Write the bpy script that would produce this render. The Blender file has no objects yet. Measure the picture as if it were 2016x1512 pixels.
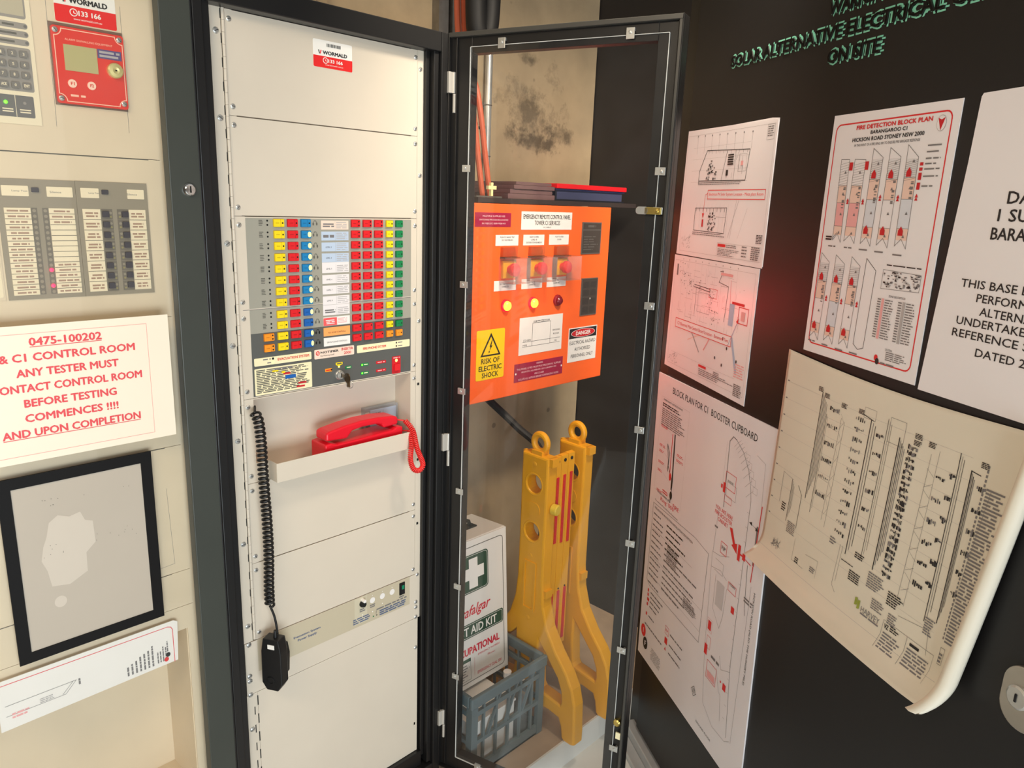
import bpy, bmesh, math, random
from mathutils import Vector, Matrix
random.seed(7)
SC = bpy.context.scene
COL = SC.collection
# ---------------------------------------------------------------- camera, sky, lights, exposure
YAW, PITCH, ROLL, FPX = 0.80805, 0.24062, -0.03786, 1458.6
fw = Vector((math.sin(YAW)*math.cos(PITCH), math.cos(YAW)*math.cos(PITCH), -math.sin(PITCH)))
rt = Vector((math.cos(YAW), -math.sin(YAW), 0)); dn = fw.cross(rt)
cr, sr = math.cos(ROLL), math.sin(ROLL)
r2 = cr*rt + sr*dn; d2 = -sr*rt + cr*dn
cam = bpy.data.cameras.new('camera'); cam_o = bpy.data.objects.new('camera', cam); COL.objects.link(cam_o)
cam.sensor_fit = 'HORIZONTAL'; cam.sensor_width = 36; cam.lens = FPX/2016*36; cam.clip_start = .02
mw = Matrix((r2, -d2, -fw)).transposed().to_4x4(); mw.translation = (-.6622, -1.3572, 1.6647)
cam_o.matrix_world = mw; SC.camera = cam_o
w = bpy.data.worlds.new('world'); SC.world = w; w.use_nodes = True
w.node_tree.nodes['Background'].inputs[0].default_value = (1.0, .96, .91, 1)
w.node_tree.nodes['Background'].inputs[1].default_value = .42

def area(name, loc, target, sx, sy, power, col, spread=math.pi):
    l = bpy.data.lights.new(name, 'AREA'); l.shape = 'RECTANGLE'; l.size = sx; l.size_y = sy; l.energy = power; l.color = col
    o = bpy.data.objects.new(name, l); COL.objects.link(o); o.location = loc
    o.rotation_euler = (Vector(target)-Vector(loc)).to_track_quat('-Z', 'Y').to_euler()
    l.spread = spread
    return o
area('ceiling_lamp', (-1.5, -1.05, 2.45), (-.4, 0, 1.6), 1.2, .4, 16, (1, .82, .60))
area('daylight', (-1.2, -3.4, .8), (.5, 0, .4), 2.2, 1.2, 77, (.84, .94, 1))
area('cupboard_fill', (.85, -.75, 2.45), (1.15, .2, 1.3), .7, .15, 11, (1, .86, .68), 1.5)  # added fill light aimed into the cupboard, not a known fitting
SC.view_settings.view_transform = 'Standard'; SC.view_settings.look = 'None'
SC.view_settings.gamma = 1; SC.view_settings.exposure = 0.25; SC.view_settings.use_curve_mapping = False

# ---------------------------------------------------------------- materials
MATS = {}
def s2l(c): return tuple(((v/255)/12.92 if v <= 10 else (((v/255)+.055)/1.055)**2.4) for v in c)
def M(name, rgb=None, rough=.5, metal=0, spec=.5, emit=0, var=0, vscale=20, bump=0, bscale=300, coat=0):
    if name in MATS: return MATS[name]
    m = bpy.data.materials.new(name); m.use_nodes = True; nt = m.node_tree; b = nt.nodes['Principled BSDF']
    c = (*s2l(rgb), 1)
    b.inputs['Base Color'].default_value = c; b.inputs['Roughness'].default_value = rough; b.inputs['Metallic'].default_value = metal
    b.inputs['Specular IOR Level'].default_value = spec
    if coat: b.inputs['Coat Weight'].default_value = coat; b.inputs['Coat Roughness'].default_value = .12
    if emit: b.inputs['Emission Color'].default_value = c; b.inputs['Emission Strength'].default_value = emit
    if var or bump:
        tc = nt.nodes.new('ShaderNodeTexCoord')
    if var:
        n = nt.nodes.new('ShaderNodeTexNoise'); n.inputs['Scale'].default_value = vscale; n.inputs['Detail'].default_value = 5
        r = nt.nodes.new('ShaderNodeMapRange'); r.inputs[1].default_value = .3; r.inputs[2].default_value = .7
        r.inputs[3].default_value = 1-var; r.inputs[4].default_value = 1+var*.5
        mx = nt.nodes.new('ShaderNodeVectorMath'); mx.operation = 'SCALE'; mx.inputs[0].default_value = c[:3]
        nt.links.new(tc.outputs['Object'], n.inputs['Vector']); nt.links.new(n.outputs['Fac'], r.inputs[0])
        nt.links.new(r.outputs[0], mx.inputs['Scale']); nt.links.new(mx.outputs[0], b.inputs['Base Color'])
    if bump:
        n2 = nt.nodes.new('ShaderNodeTexNoise'); n2.inputs['Scale'].default_value = bscale; n2.inputs['Detail'].default_value = 3
        bp = nt.nodes.new('ShaderNodeBump'); bp.inputs['Strength'].default_value = bump; bp.inputs['Distance'].default_value = .001
        nt.links.new(tc.outputs['Object'], n2.inputs['Vector']); nt.links.new(n2.outputs['Fac'], bp.inputs['Height'])
        nt.links.new(bp.outputs[0], b.inputs['Normal'])
    MATS[name] = m; return m
def glass(name, tint=(1, 1, 1), haze=.02, hz=(.8, .8, .8), ior=1.45):
    if name in MATS: return MATS[name]
    m = bpy.data.materials.new(name); m.use_nodes = True; nt = m.node_tree; nt.nodes.clear(); N = nt.nodes.new; K = nt.links.new
    out = N('ShaderNodeOutputMaterial'); tr = N('ShaderNodeBsdfTransparent'); tr.inputs[0].default_value = (*tint, 1)
    gl = N('ShaderNodeBsdfGlossy'); gl.inputs['Roughness'].default_value = .03
    fr = N('ShaderNodeFresnel'); ge = N('ShaderNodeNewGeometry'); io = N('ShaderNodeMapRange'); io.inputs[3].default_value = ior; io.inputs[4].default_value = 1/ior
    K(ge.outputs['Backfacing'], io.inputs[0]); K(io.outputs[0], fr.inputs[0])
    df = N('ShaderNodeBsdfDiffuse'); df.inputs[0].default_value = (*hz, 1)
    tc = N('ShaderNodeTexCoord'); no = N('ShaderNodeTexNoise'); no.inputs['Scale'].default_value = 14; no.inputs['Detail'].default_value = 6
    mr = N('ShaderNodeMapRange'); mr.inputs[1].default_value = .35; mr.inputs[2].default_value = .8; mr.inputs[3].default_value = haze*.5; mr.inputs[4].default_value = haze*2
    m1 = N('ShaderNodeMixShader'); m2 = N('ShaderNodeMixShader')
    K(tc.outputs['Object'], no.inputs['Vector']); K(no.outputs['Fac'], mr.inputs[0])
    K(mr.outputs[0], m1.inputs[0]); K(tr.outputs[0], m1.inputs[1]); K(df.outputs[0], m1.inputs[2])
    K(fr.outputs[0], m2.inputs[0]); K(m1.outputs[0], m2.inputs[1]); K(gl.outputs[0], m2.inputs[2]); K(m2.outputs[0], out.inputs[0])
    MATS[name] = m; return m
def concrete(name, base, dark, stain_at=None, stain_r=(.3, .16)):
    m = bpy.data.materials.new(name); m.use_nodes = True; nt = m.node_tree; b = nt.nodes['Principled BSDF']; N = nt.nodes.new; K = nt.links.new
    b.inputs['Roughness'].default_value = .88
    tc = N('ShaderNodeTexCoord')
    n1 = N('ShaderNodeTexNoise'); n1.inputs['Scale'].default_value = 5; n1.inputs['Detail'].default_value = 8; n1.inputs['Roughness'].default_value = .6
    cr1 = N('ShaderNodeValToRGB'); cr1.color_ramp.elements[0].position = .3; cr1.color_ramp.elements[1].position = .7
    cr1.color_ramp.elements[0].color = (*s2l(tuple(v*.86 for v in base)), 1); cr1.color_ramp.elements[1].color = (*s2l(base), 1)
    K(tc.outputs['Object'], n1.inputs['Vector']); K(n1.outputs['Fac'], cr1.inputs[0])
    last = cr1.outputs[0]
    # round air-bubble pits
    vo = N('ShaderNodeTexVoronoi'); vo.inputs['Scale'].default_value = 9
    mp = N('ShaderNodeMapRange'); mp.inputs[1].default_value = .07; mp.inputs[2].default_value = .1; mp.inputs[3].default_value = .55; mp.inputs[4].default_value = 0
    K(tc.outputs['Object'], vo.inputs['Vector']); K(vo.outputs['Distance'], mp.inputs[0])
    mixa = N('ShaderNodeMix'); mixa.data_type = 'RGBA'; K(mp.outputs[0], mixa.inputs[0]); K(last, mixa.inputs[6]); mixa.inputs[7].default_value = (*s2l(dark), 1); last = mixa.outputs[2]
    if stain_at:
        for (sx, sz, rx, rz) in stain_at:
            mpn = N('ShaderNodeMapping'); mpn.inputs['Location'].default_value = (-sx/rx, 0, -sz/rz); mpn.inputs['Scale'].default_value = (1/rx, 0, 1/rz)
            ln = N('ShaderNodeVectorMath'); ln.operation = 'LENGTH'
            n2 = N('ShaderNodeTexNoise'); n2.inputs['Scale'].default_value = 16; n2.inputs['Detail'].default_value = 9; n2.inputs['Roughness'].default_value = .7
            ma = N('ShaderNodeMath'); ma.operation = 'SUBTRACT'
            mb = N('ShaderNodeMapRange'); mb.inputs[1].default_value = .0; mb.inputs[2].default_value = .22; mb.inputs[4].default_value = .8
            mc = N('ShaderNodeMapRange'); mc.inputs[1].default_value = 0; mc.inputs[2].default_value = 1.3; mc.inputs[3].default_value = .3; mc.inputs[4].default_value = .75
            K(tc.outputs['Object'], mpn.inputs[0]); K(mpn.outputs[0], ln.inputs[0]); K(ln.outputs['Value'], mc.inputs[0])
            K(tc.outputs['Object'], n2.inputs['Vector']); K(n2.outputs['Fac'], ma.inputs[0]); K(mc.outputs[0], ma.inputs[1]); K(ma.outputs[0], mb.inputs[0])
            mx = N('ShaderNodeMix'); mx.data_type = 'RGBA'; K(mb.outputs[0], mx.inputs[0]); K(last, mx.inputs[6]); mx.inputs[7].default_value = (*s2l(dark), 1); last = mx.outputs[2]
    K(last, b.inputs['Base Color'])
    bp = N('ShaderNodeBump'); bp.inputs['Strength'].default_value = .35; bp.inputs['Distance'].default_value = .004; K(n1.outputs['Fac'], bp.inputs['Height']); K(bp.outputs[0], b.inputs['Normal'])
    return m

PANEL = M('panel_enamel', (216, 204, 186), .45, var=.03, vscale=6, bump=.03)
PANEL2 = M('panel_enamel_tan', (224, 206, 178), .5, var=.05, vscale=9, bump=.03)
BLK = M('black_powdercoat', (24, 23, 23), .38, bump=.05, bscale=600)
POST = M('dark_grey_powdercoat', (58, 61, 55), .45, var=.06, vscale=8, bump=.04)
DOORBLK = M('black_satin_door', (27, 26, 27), .42, spec=.35, var=.06, vscale=5, bump=.06, bscale=700)
STEEL = M('zinc_steel', (206, 206, 202), .32, .75, var=.08, vscale=60)
GALV = M('galvanised_steel', (150, 146, 138), .45, .8, var=.2, vscale=30)
BRASS = M('brass', (214, 190, 110), .3, 1, var=.05, vscale=60)
DARK = M('dark_gap', (8, 8, 8), .8)
WHITE = M('white_paper', (238, 233, 228), .5, var=.012, vscale=12)
LAM = M('laminated_paper', (238, 234, 236), .3, var=.015, vscale=10, spec=.5)
CREAM = M('cream_label', (244, 233, 190), .5)
PLAN = M('plan_paper', (226, 218, 200), .55, var=.04, vscale=7)
INK = M('black_ink', (30, 28, 30), .5)
GREY = M('grey_ink', (120, 117, 118), .5)
LGREY = M('pale_grey_ink', (176, 172, 172), .5)
RED = M('red_ink', (222, 42, 46), .5)
DRED = M('deep_red_ink', (200, 25, 35), .5)
PINK = M('pale_red_ink', (236, 170, 170), .5)
PEACH = M('peach_ink', (238, 205, 190), .5)
BLUEI = M('blue_ink', (60, 80, 150), .5)
PBLUE = M('pale_blue_ink', (170, 190, 215), .5)
GREENI = M('green_ink', (40, 80, 62), .5)

# ---------------------------------------------------------------- mesh builder
TXT = {}
def text_mesh(s):
    k = s
    if k in TXT: return TXT[k]
    cu = bpy.data.curves.new('t', 'FONT'); cu.body = s; cu.size = 1; cu.resolution_u = 2
    o = bpy.data.objects.new('t', cu); COL.objects.link(o); dg = bpy.context.evaluated_depsgraph_get()
    me = o.evaluated_get(dg).to_mesh()
    vs = [(v.co.x, v.co.y) for v in me.vertices]; fs = [tuple(p.vertices) for p in me.polygons]
    o.evaluated_get(dg).to_mesh_clear(); COL.objects.unlink(o); bpy.data.objects.remove(o); bpy.data.curves.remove(cu)
    TXT[k] = (vs, fs); return TXT[k]
class G:
    STEP = .00022
    def __init__(s, y=0, fn=None, seg=None): s.v = []; s.f = []; s.fm = []; s.mats = []; s.y = y; s.fn = fn; s.seg = seg
    def mi(s, m):
        if m not in s.mats: s.mats.append(m)
        return s.mats.index(m)
    def add(s, vs, fs, m):
        o = len(s.v); s.v += [Vector(v) for v in vs]; i = s.mi(m)
        for f in fs: s.f.append([o+k for k in f]); s.fm.append(i)
    def box(s, x0, x1, y0, y1, z0, z1, m):
        v = [(x, y, z) for x in (x0, x1) for y in (y0, y1) for z in (z0, z1)]
        s.add(v, [(0, 1, 3, 2), (4, 6, 7, 5), (0, 4, 5, 1), (2, 3, 7, 6), (0, 2, 6, 4), (1, 5, 7, 3)], m); return s
    def prism(s, pts, y0, y1, m):               # polygon in XZ, extruded along y
        n = len(pts); v = [(p[0], y0, p[1]) for p in pts]+[(p[0], y1, p[1]) for p in pts]
        f = [tuple(range(n)), tuple(range(2*n-1, n-1, -1))]+[((i+1) % n, i, n+i, n+(i+1) % n) for i in range(n)]
        s.add(v, f, m); return s
    def cyl(s, a, b, r, m, seg=16, r1=None):
        a = Vector(a); b = Vector(b); d = (b-a).normalized(); u = d.orthogonal().normalized(); w_ = d.cross(u); r1 = r if r1 is None else r1
        v = []
        for p, q in ((a, r), (b, r1)):
            for i in range(seg):
                t = 2*math.pi*i/seg; v.append(p+u*math.cos(t)*q+w_*math.sin(t)*q)
        f = [tuple(range(seg-1, -1, -1)), tuple(range(seg, 2*seg))]+[(i, (i+1) % seg, seg+(i+1) % seg, seg+i) for i in range(seg)]
        s.add(v, f, m); return s
    def lathe(s, c, axis, prof, m, seg=20):      # prof: (distance along axis, radius)
        c = Vector(c); d = Vector(axis).normalized(); u = d.orthogonal().normalized(); w_ = d.cross(u); v = []
        for h, r in prof:
            for i in range(seg):
                t = 2*math.pi*i/seg; v.append(c+d*h+u*math.cos(t)*r+w_*math.sin(t)*r)
        n = len(prof); f = [tuple(range(seg-1, -1, -1)), tuple(range((n-1)*seg, n*seg))]
        for k in range(n-1):
            for i in range(seg): f.append((k*seg+i, k*seg+(i+1) % seg, (k+1)*seg+(i+1) % seg, (k+1)*seg+i))
        s.add(v, f, m); return s
    def torus(s, c, axis, R, r, m, a=24, b=10):
        c = Vector(c); d = Vector(axis).normalized(); u = d.orthogonal().normalized(); w_ = d.cross(u); v = []; f = []
        for i in range(a):
            t = 2*math.pi*i/a; e = u*math.cos(t)+w_*math.sin(t)
            for j in range(b):
                p = 2*math.pi*j/b; v.append(c+e*(R+r*math.cos(p))+d*r*math.sin(p))
        for i in range(a):
            for j in range(b): f.append((i*b+j, i*b+(j+1) % b, ((i+1) % a)*b+(j+1) % b, ((i+1) % a)*b+j))
        s.add(v, f, m); return s
    def tube(s, pts, r, m, seg=10):
        P = [Vector(p) for p in pts]; n = len(P); v = []; u = None
        for i in range(n):
            d = (P[min(i+1, n-1)]-P[max(i-1, 0)]).normalized()
            if u is None: u = d.orthogonal().normalized()
            u = (u-d*u.dot(d)).normalized(); w_ = d.cross(u)
            rr = r(i/(n-1)) if callable(r) else r
            for k in range(seg):
                t = 2*math.pi*k/seg; v.append(P[i]+u*math.cos(t)*rr+w_*math.sin(t)*rr)
        f = [tuple(range(seg-1, -1, -1)), tuple(range((n-1)*seg, n*seg))]
        for i in range(n-1):
            for k in range(seg): f.append((i*seg+k, i*seg+(k+1) % seg, (i+1)*seg+(k+1) % seg, (i+1)*seg+k))
        s.add(v, f, m); return s
    # ---- flat printing in the XZ plane, L = layer
    def flat(s, pts, m, L=1):
        s.k = (getattr(s, 'k', 0)+1) % 18; y = s.y-L*s.STEP-s.k*1e-5; n = len(pts)
        s.add([(p[0], y, p[1]) for p in pts], [tuple(range(n))], m)
    def rect(s, x0, z0, x1, z1, m, L=1): s.flat([(x0, z0), (x1, z0), (x1, z1), (x0, z1)], m, L)
    def line(s, pts, wd, m, L=2):
        for a, b in zip(pts[:-1], pts[1:]):
            a = Vector(a); b = Vector(b); d = b-a
            if d.length < 1e-6: continue
            k = max(1, int(d.length/s.seg)) if s.seg else 1
            n = Vector((-d.y, d.x)).normalized()*wd/2; e = d.normalized()*wd/2
            a2 = a-e; b2 = b+e
            for i in range(k):
                p = a2.lerp(b2, i/k); q = a2.lerp(b2, (i+1)/k); s.flat([p-n, q-n, q+n, p+n], m, L)
    def frame2(s, x0, z0, x1, z1, wd, m, L=2): s.line([(x0, z0), (x1, z0), (x1, z1), (x0, z1), (x0, z0)], wd, m, L)
    def ell(s, x, z, rx, rz, m, L=2, n=20): s.flat([(x+rx*math.cos(2*math.pi*i/n), z+rz*math.sin(2*math.pi*i/n)) for i in range(n)], m, L)
    def rrect(s, x0, z0, x1, z1, r, m, L=1, n=5): s.flat(rr_pts(x0, z0, x1, z1, r, n), m, L)
    def rline(s, x0, z0, x1, z1, r, wd, m, L=2):
        p = rr_pts(x0, z0, x1, z1, r, 5); s.line(p+[p[0]], wd, m, L)
    def text(s, t, x, z, wd, h, m, L=3, bold=0, rot=0, shear=0):   # fitted to a box of wd by h centred on x, z
        vs, fs = text_mesh(t)
        if not vs: return
        x0 = min(v[0] for v in vs); x1 = max(v[0] for v in vs); z0 = min(v[1] for v in vs); z1 = max(v[1] for v in vs)
        y = s.y-L*s.STEP; out = []; c, sn = math.cos(rot), math.sin(rot)
        for v in vs:
            b_ = ((v[1]-z0)/(z1-z0)-.5)*h; a = ((v[0]-x0)/(x1-x0)-.5)*wd+shear*b_
            out.append((x+a*c-b_*sn, y, z+a*sn+b_*c))
        if not bold: s.add(out, fs, m)
        else:
            d = bold*h*1.4
            for k, (dx, dz) in enumerate(((-d, 0), (d, 0), (0, d*.7), (0, -d*.7))): s.add([(p[0]+dx, p[1]-k*.00006, p[2]+dz) for p in out], fs, m)
    def greek(s, x0, z0, x1, z1, lines, m, L=3, fill=.55, ragged=.35, center=False, rot=False, word=.05):
        """illegibly small print: rows of word-long dashes"""
        H = abs(z1-z0) if not rot else abs(x1-x0)
        for i in range(lines):
            h = H/lines*fill; full = (x1-x0) if not rot else (z1-z0)
            ln = full*(1-ragged*random.random()); st = (full-ln)/2 if center else 0; p = st
            while p < st+ln-1e-6:
                q = min(st+ln, p+word*(0.4+random.random()))
                if not rot:
                    zc = z1-(i+.5)*H/lines; s.rect(x0+p, zc-h/2, x0+q, zc+h/2, m, L)
                else:
                    xc = x0+(i+.5)*H/lines; s.rect(xc-h/2, z0+p, xc+h/2, z0+q, m, L)
                p = q+word*.15
    def build(s, name, parent=None, shift=None, bevel=0, smooth=False, weld=False):
        vs = [s.fn(v) if s.fn else v for v in s.v]
        sh = Vector(shift if shift is not None else (parent.get('_o', (0, 0, 0)) if parent else (0, 0, 0)))
        me = bpy.data.meshes.new(name); me.from_pydata([v-sh for v in vs], [], s.f)
        for m in s.mats: me.materials.append(m)
        me.polygons.foreach_set('material_index', s.fm)
        if smooth: me.polygons.foreach_set('use_smooth', [True]*len(s.f))
        me.update()
        o = bpy.data.objects.new(name, me); COL.objects.link(o)
        if parent: o.parent = parent; o['_o'] = list(sh)
        if weld:
            bm = bmesh.new(); bm.from_mesh(me); bmesh.ops.remove_doubles(bm, verts=bm.verts, dist=1e-5); bm.to_mesh(me); bm.free()
        if bevel:
            md = o.modifiers.new('bevel', 'BEVEL'); md.width = bevel; md.segments = 2; md.limit_method = 'ANGLE'; md.angle_limit = .6
        return o
def rr_pts(x0, z0, x1, z1, r, n=5):
    P = []
    for cx, cz, a0 in ((x1-r, z1-r, 0), (x0+r, z1-r, 90), (x0+r, z0+r, 180), (x1-r, z0+r, 270)):
        for i in range(n+1):
            t = math.radians(a0+90*i/n); P.append((cx+r*math.cos(t), cz+r*math.sin(t)))
    return P
def thing(name, label, cat, loc=(0, 0, 0), rotz=0, group=None, world=True, rotx=0):
    """Empty at a thing's base; with world=True its parts are given in scene coordinates"""
    o = bpy.data.objects.new(name, None); COL.objects.link(o); o.location = loc; o.rotation_euler = (rotx, 0, rotz); o.empty_display_size = .05
    o['label'] = label; o['category'] = cat
    if group: o['group'] = group
    o['_o'] = list(loc) if world else [0, 0, 0]
    return o
def tag(o, label, cat, group=None):
    o['label'] = label; o['category'] = cat
    if group: o['group'] = group
    return o
def struct(o): o['kind'] = 'structure'; return o
def part_copy(src, parent, delta, name=None):
    c = src.copy(); COL.objects.link(c); c.parent = parent; c.location = Vector(src.location)+Vector(delta)
    return c
def spline(P, n):
    P = [Vector(p) for p in P]; out = []
    for i in range(len(P)-1):
        p0 = P[max(i-1, 0)]; p1 = P[i]; p2 = P[i+1]; p3 = P[min(i+2, len(P)-1)]
        for k in range(n):
            t = k/n; out.append(.5*((2*p1)+(p2-p0)*t+(2*p0-5*p1+4*p2-p3)*t*t+(3*p1-p0-3*p2+p3)*t**3))
    return out+[P[-1]]
def coil(path, R, pitch, per=10):
    P = spline(path, 24); L = [0]
    for a, b in zip(P[:-1], P[1:]): L.append(L[-1]+(b-a).length)
    tot = L[-1]; n = int(tot/pitch*per); out = []; u = None; j = 0
    for i in range(n+1):
        d = tot*i/n
        while j < len(L)-2 and L[j+1] < d: j += 1
        t = (d-L[j])/max(1e-9, L[j+1]-L[j]); c = P[j].lerp(P[j+1], t); dr = (P[min(j+2, len(P)-1)]-P[max(j-1, 0)]).normalized()
        if u is None: u = dr.orthogonal().normalized()
        u = (u-dr*u.dot(dr)).normalized(); w_ = dr.cross(u); a = 2*math.pi*i/per
        out.append(c+(u*math.cos(a)+w_*math.sin(a))*R)
    return out
def plate(splines, ext, bev, name):
    """flat outline with holes, given thickness: returns verts, faces in (a, b, thickness)"""
    cu = bpy.data.curves.new(name, 'CURVE'); cu.dimensions = '2D'; cu.fill_mode = 'BOTH'; cu.extrude = ext; cu.bevel_depth = bev; cu.bevel_resolution = 1; cu.offset = -bev
    for sp in splines:
        q = cu.splines.new('POLY'); q.points.add(len(sp)-1); q.use_cyclic_u = True
        for p, c in zip(q.points, sp): p.co = (c[0], c[1], 0, 1)
    o = bpy.data.objects.new(name, cu); COL.objects.link(o); dg = bpy.context.evaluated_depsgraph_get(); me = o.evaluated_get(dg).to_mesh()
    vs = [v.co.copy() for v in me.vertices]; fs = [tuple(p.vertices) for p in me.polygons]
    o.evaluated_get(dg).to_mesh_clear(); COL.objects.unlink(o); bpy.data.objects.remove(o); bpy.data.curves.remove(cu)
    return vs, fs
# ---------------------------------------------------------------- the setting
CONC = concrete('board_marked_concrete', (186, 164, 130), (88, 76, 60), [(1.22, 1.95, .24, .16), (1.13, 1.875, .12, .05), (1.37, 1.89, .15, .06), (1.25, 1.86, .2, .045), (1.20, 2.11, .1, .04), (1.33, 2.05, .08, .09)])
FLOOR = M('white_floor_paint', (222, 222, 216), .55, var=.08, vscale=7, bump=.1, bscale=60)
PLTOP = M('dusty_concrete_top', (176, 152, 126), .8, var=.15, vscale=14, bump=.2, bscale=80)
DKWALL = M('dark_brown_wall', (36, 31, 28), .6, var=.2, vscale=5)
g = G(); g.box(-4, 4, -5, .5, -.06, 0, FLOOR); struct(g.build('floor'))
g = G(); g.box(-2.6, 1.55, -.17, .40, 0, .088, PLTOP); g.box(-2.6, 1.55, -.176, -.17, 0, .09, FLOOR); struct(g.build('trim_1'))
g = G(); g.box(-2.6, 1.545, .40, .5, 0, 3.3, CONC); struct(g.build('wall_back'))
g = G(); g.box(-2.9, -2.8, -5, .5, 0, 3.3, M('dull_grey_brown_wall', (96, 88, 80), .8, var=.2, vscale=3)); struct(g.build('wall_left_unseen'))  # unseen wall, added so the open clear door reflects something dark
g = G(); g.box(1.55, 1.62, -.2, .5, 0, 3.3, DKWALL); struct(g.build('wall_right'))
# the black cupboard door swung open on the right, in its own frame (x along the leaf, y away from the viewer)
DR = math.radians(-122.5); DO = (1.1349, -.2277, 0)
g = G(); g.box(.045, 1.75, 0, .04, .06, 2.75, DOORBLK); g.box(-.03, .036, .012, .05, .0, 2.75, BLK)
g.box(.036, .045, .02, .04, .06, 2.75, DARK)
d1 = struct(g.build('door_1', bevel=.002)); d1.location = DO; d1.rotation_euler = (0, 0, DR); d1['_o'] = [0, 0, 0]
ALU = M('aluminium_sill', (188, 190, 190), .45, .3, var=.08, vscale=20)
g = G(); g.box(-.0, 1.7, -.055, -.02, 0.0, .02, ALU); g.box(-.0, 1.7, -.02, .05, 0, .05, ALU)
t2 = struct(g.build('trim_2', bevel=.003)); t2.location = DO; t2.rotation_euler = (0, 0, DR)
# fixed lettering on the door: black raised letters with pale green behind them
TEAL = M('pale_green_backing', (132, 214, 186), .45)
LETB = M('black_raised_letters', (14, 13, 13), .5)
LINES = [('WARNING', .672, 2.033, .165, .022), ('SOLAR ALTERNATIVE ELECTRICAL GENERATION', .69, 1.989, .905, .022), ('ON SITE', .672, 1.947, .14, .022)]
g = G(y=0); g2 = G(y=0)
for s_, x_, z_, w_, h_ in LINES:
    g.text(s_, x_+.0025, z_, w_+.002, h_+.001, TEAL, L=2, bold=.19, rot=-.02)
    n0 = len(g2.v); f0 = len(g2.f)
    g2.text(s_, x_, z_, w_, h_, LETB, L=0, bold=.035, rot=-.02)
    # give the letters their thickness
    vs = g2.v[n0:]; fs = g2.f[f0:]; m_ = len(vs); off = len(g2.v)
    g2.v += [Vector((v.x, -.0035, v.z)) for v in vs]
    edges = {}
    for f in fs:
        for a, b in zip(f, f[1:]+f[:1]): edges[(a, b)] = edges.get((a, b), 0)+1
    for f in fs: g2.f.append([v-n0+off for v in f]); g2.fm.append(0)
    for (a, b) in edges:
        if (b, a) not in edges: g2.f.append([a, b, b-n0+off, a-n0+off]); g2.fm.append(0)
g.build('letter_backing', d1); g2.build('lettering', d1)
# oval lock plate at the right edge
lk = G(y=0); CHR = M('brushed_nickel', (186, 180, 170), .35, .9, var=.05, vscale=40)
lk.prism([(x, z) for x, z in rr_pts(1.196, .985, 1.262, 1.078, .032, 8)], -.008, .0, CHR)
lo = lk.build('lock_plate', d1, bevel=.002)
lk = G(); lk.lathe((1.224, -.007, 1.032), (0, -1, 0), [(0, .017), (.004, .017), (.006, .014), (.0062, .001)], STEEL, 24); lk.build('lock_cylinder', lo)
lk = G(); lk.box(1.2225, 1.2255, -.0145, -.0125, 1.026, 1.038, DARK); lk.build('keyhole', lo)
# ---------------------------------------------------------------- the middle cabinet: open rack with the evacuation panel
rack = thing('equipment_cabinet', 'tall black cabinet with cream rack panels, coloured buttons and an open clear door', 'cabinet', (.21, .15, .09))
g = G()
g.box(-.074, .488, .375, .39, .10, 2.01, BLK); g.box(-.074, -.066, .02, .375, .10, 2.01, BLK); g.box(.480, .488, .02, .375, .10, 2.01, BLK)
g.box(-.066, .480, .02, .375, 2.0, 2.01, BLK); g.box(-.066, .480, .02, .375, .10, .112, BLK)
g.build('cabinet_body', rack)
g = G(); g.box(-.0775, -.060, -.03, .02, .10, 2.016, BLK); g.box(-.060, -.0445, -.022, .02, .19, 1.985, BLK); g.build('side_post', rack, bevel=.0015)
g = G(); g.box(.4415, .452, -.008, .02, .18, 1.985, BLK); g.box(.4525, .466, -.022, .02, .16, 1.985, BLK); g.box(.4665, .490, -.031, .02, .10, 2.016, BLK); g.build('side_post', rack, bevel=.0015)
g = G(); g.box(-.06, .4665, -.0305, .02, 1.976, 2.016, BLK); g.build('top_rail', rack, bevel=.002)
g = G(); g.box(-.06, .4665, -.0305, .02, .10, .155, BLK); g.box(-.044, .4415, -.012, .02, .155, .199, BLK); g.build('bottom_rail', rack, bevel=.002)
g = G(); g.box(-.0445, -.0150, 0, .012, .732, 1.976, PANEL); g.build('mounting_rail', rack)
g = G(); g.box(.4245, .4412, .0005, .012, .604, 1.976, PANEL); g.build('mounting_rail', rack)
g = G()
for k in range(62):
    z0 = .736+k*.02
    g.cyl((-.0115, -.0015, z0), (-.0115, -.0015, z0+.0196), .0030, PANEL, 10)
    if k % 2: g.box(-.0160, -.0146, -.0006, .001, z0+.002, z0+.018, DARK)  # dark dashes painting the broken shadow left of the hinge
g.box(-.0149, -.0095, .0005, .01, .736, 1.976, DARK); g.build('piano_hinge', rack)
Zb = [1.976-.1778*i for i in range(8)]
def panel(z0, z1, name, xl=-.0085, xr=.4235, a=.0066, b=.4068, y=0):
    g = G(); e = .0004
    g.box(xl, a, y, y+.003, z0+e, z1-e, PANEL); g.box(b, xr, y, y+.003, z0+e, z1-e, PANEL); g.box(a, b, y, y+.003, z0+.0011, z1-.0011, PANEL)
    return g.build(name, rack)
g = G(); SEAM = M('shaded_beige', (120, 108, 92), .6); g.box(-.012, .43, .0032, .0042, 1.265, 1.976, SEAM); g.box(-.03, .434, .0032, .0042, .2, 1.08, SEAM); g.build('seam_shade_plate', rack)  # sheet behind the panels, its dull beige painting the shade inside the seams
for i in (0, 1, 5, 6): panel(Zb[i+1], Zb[i], 'blank_panel')
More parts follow.
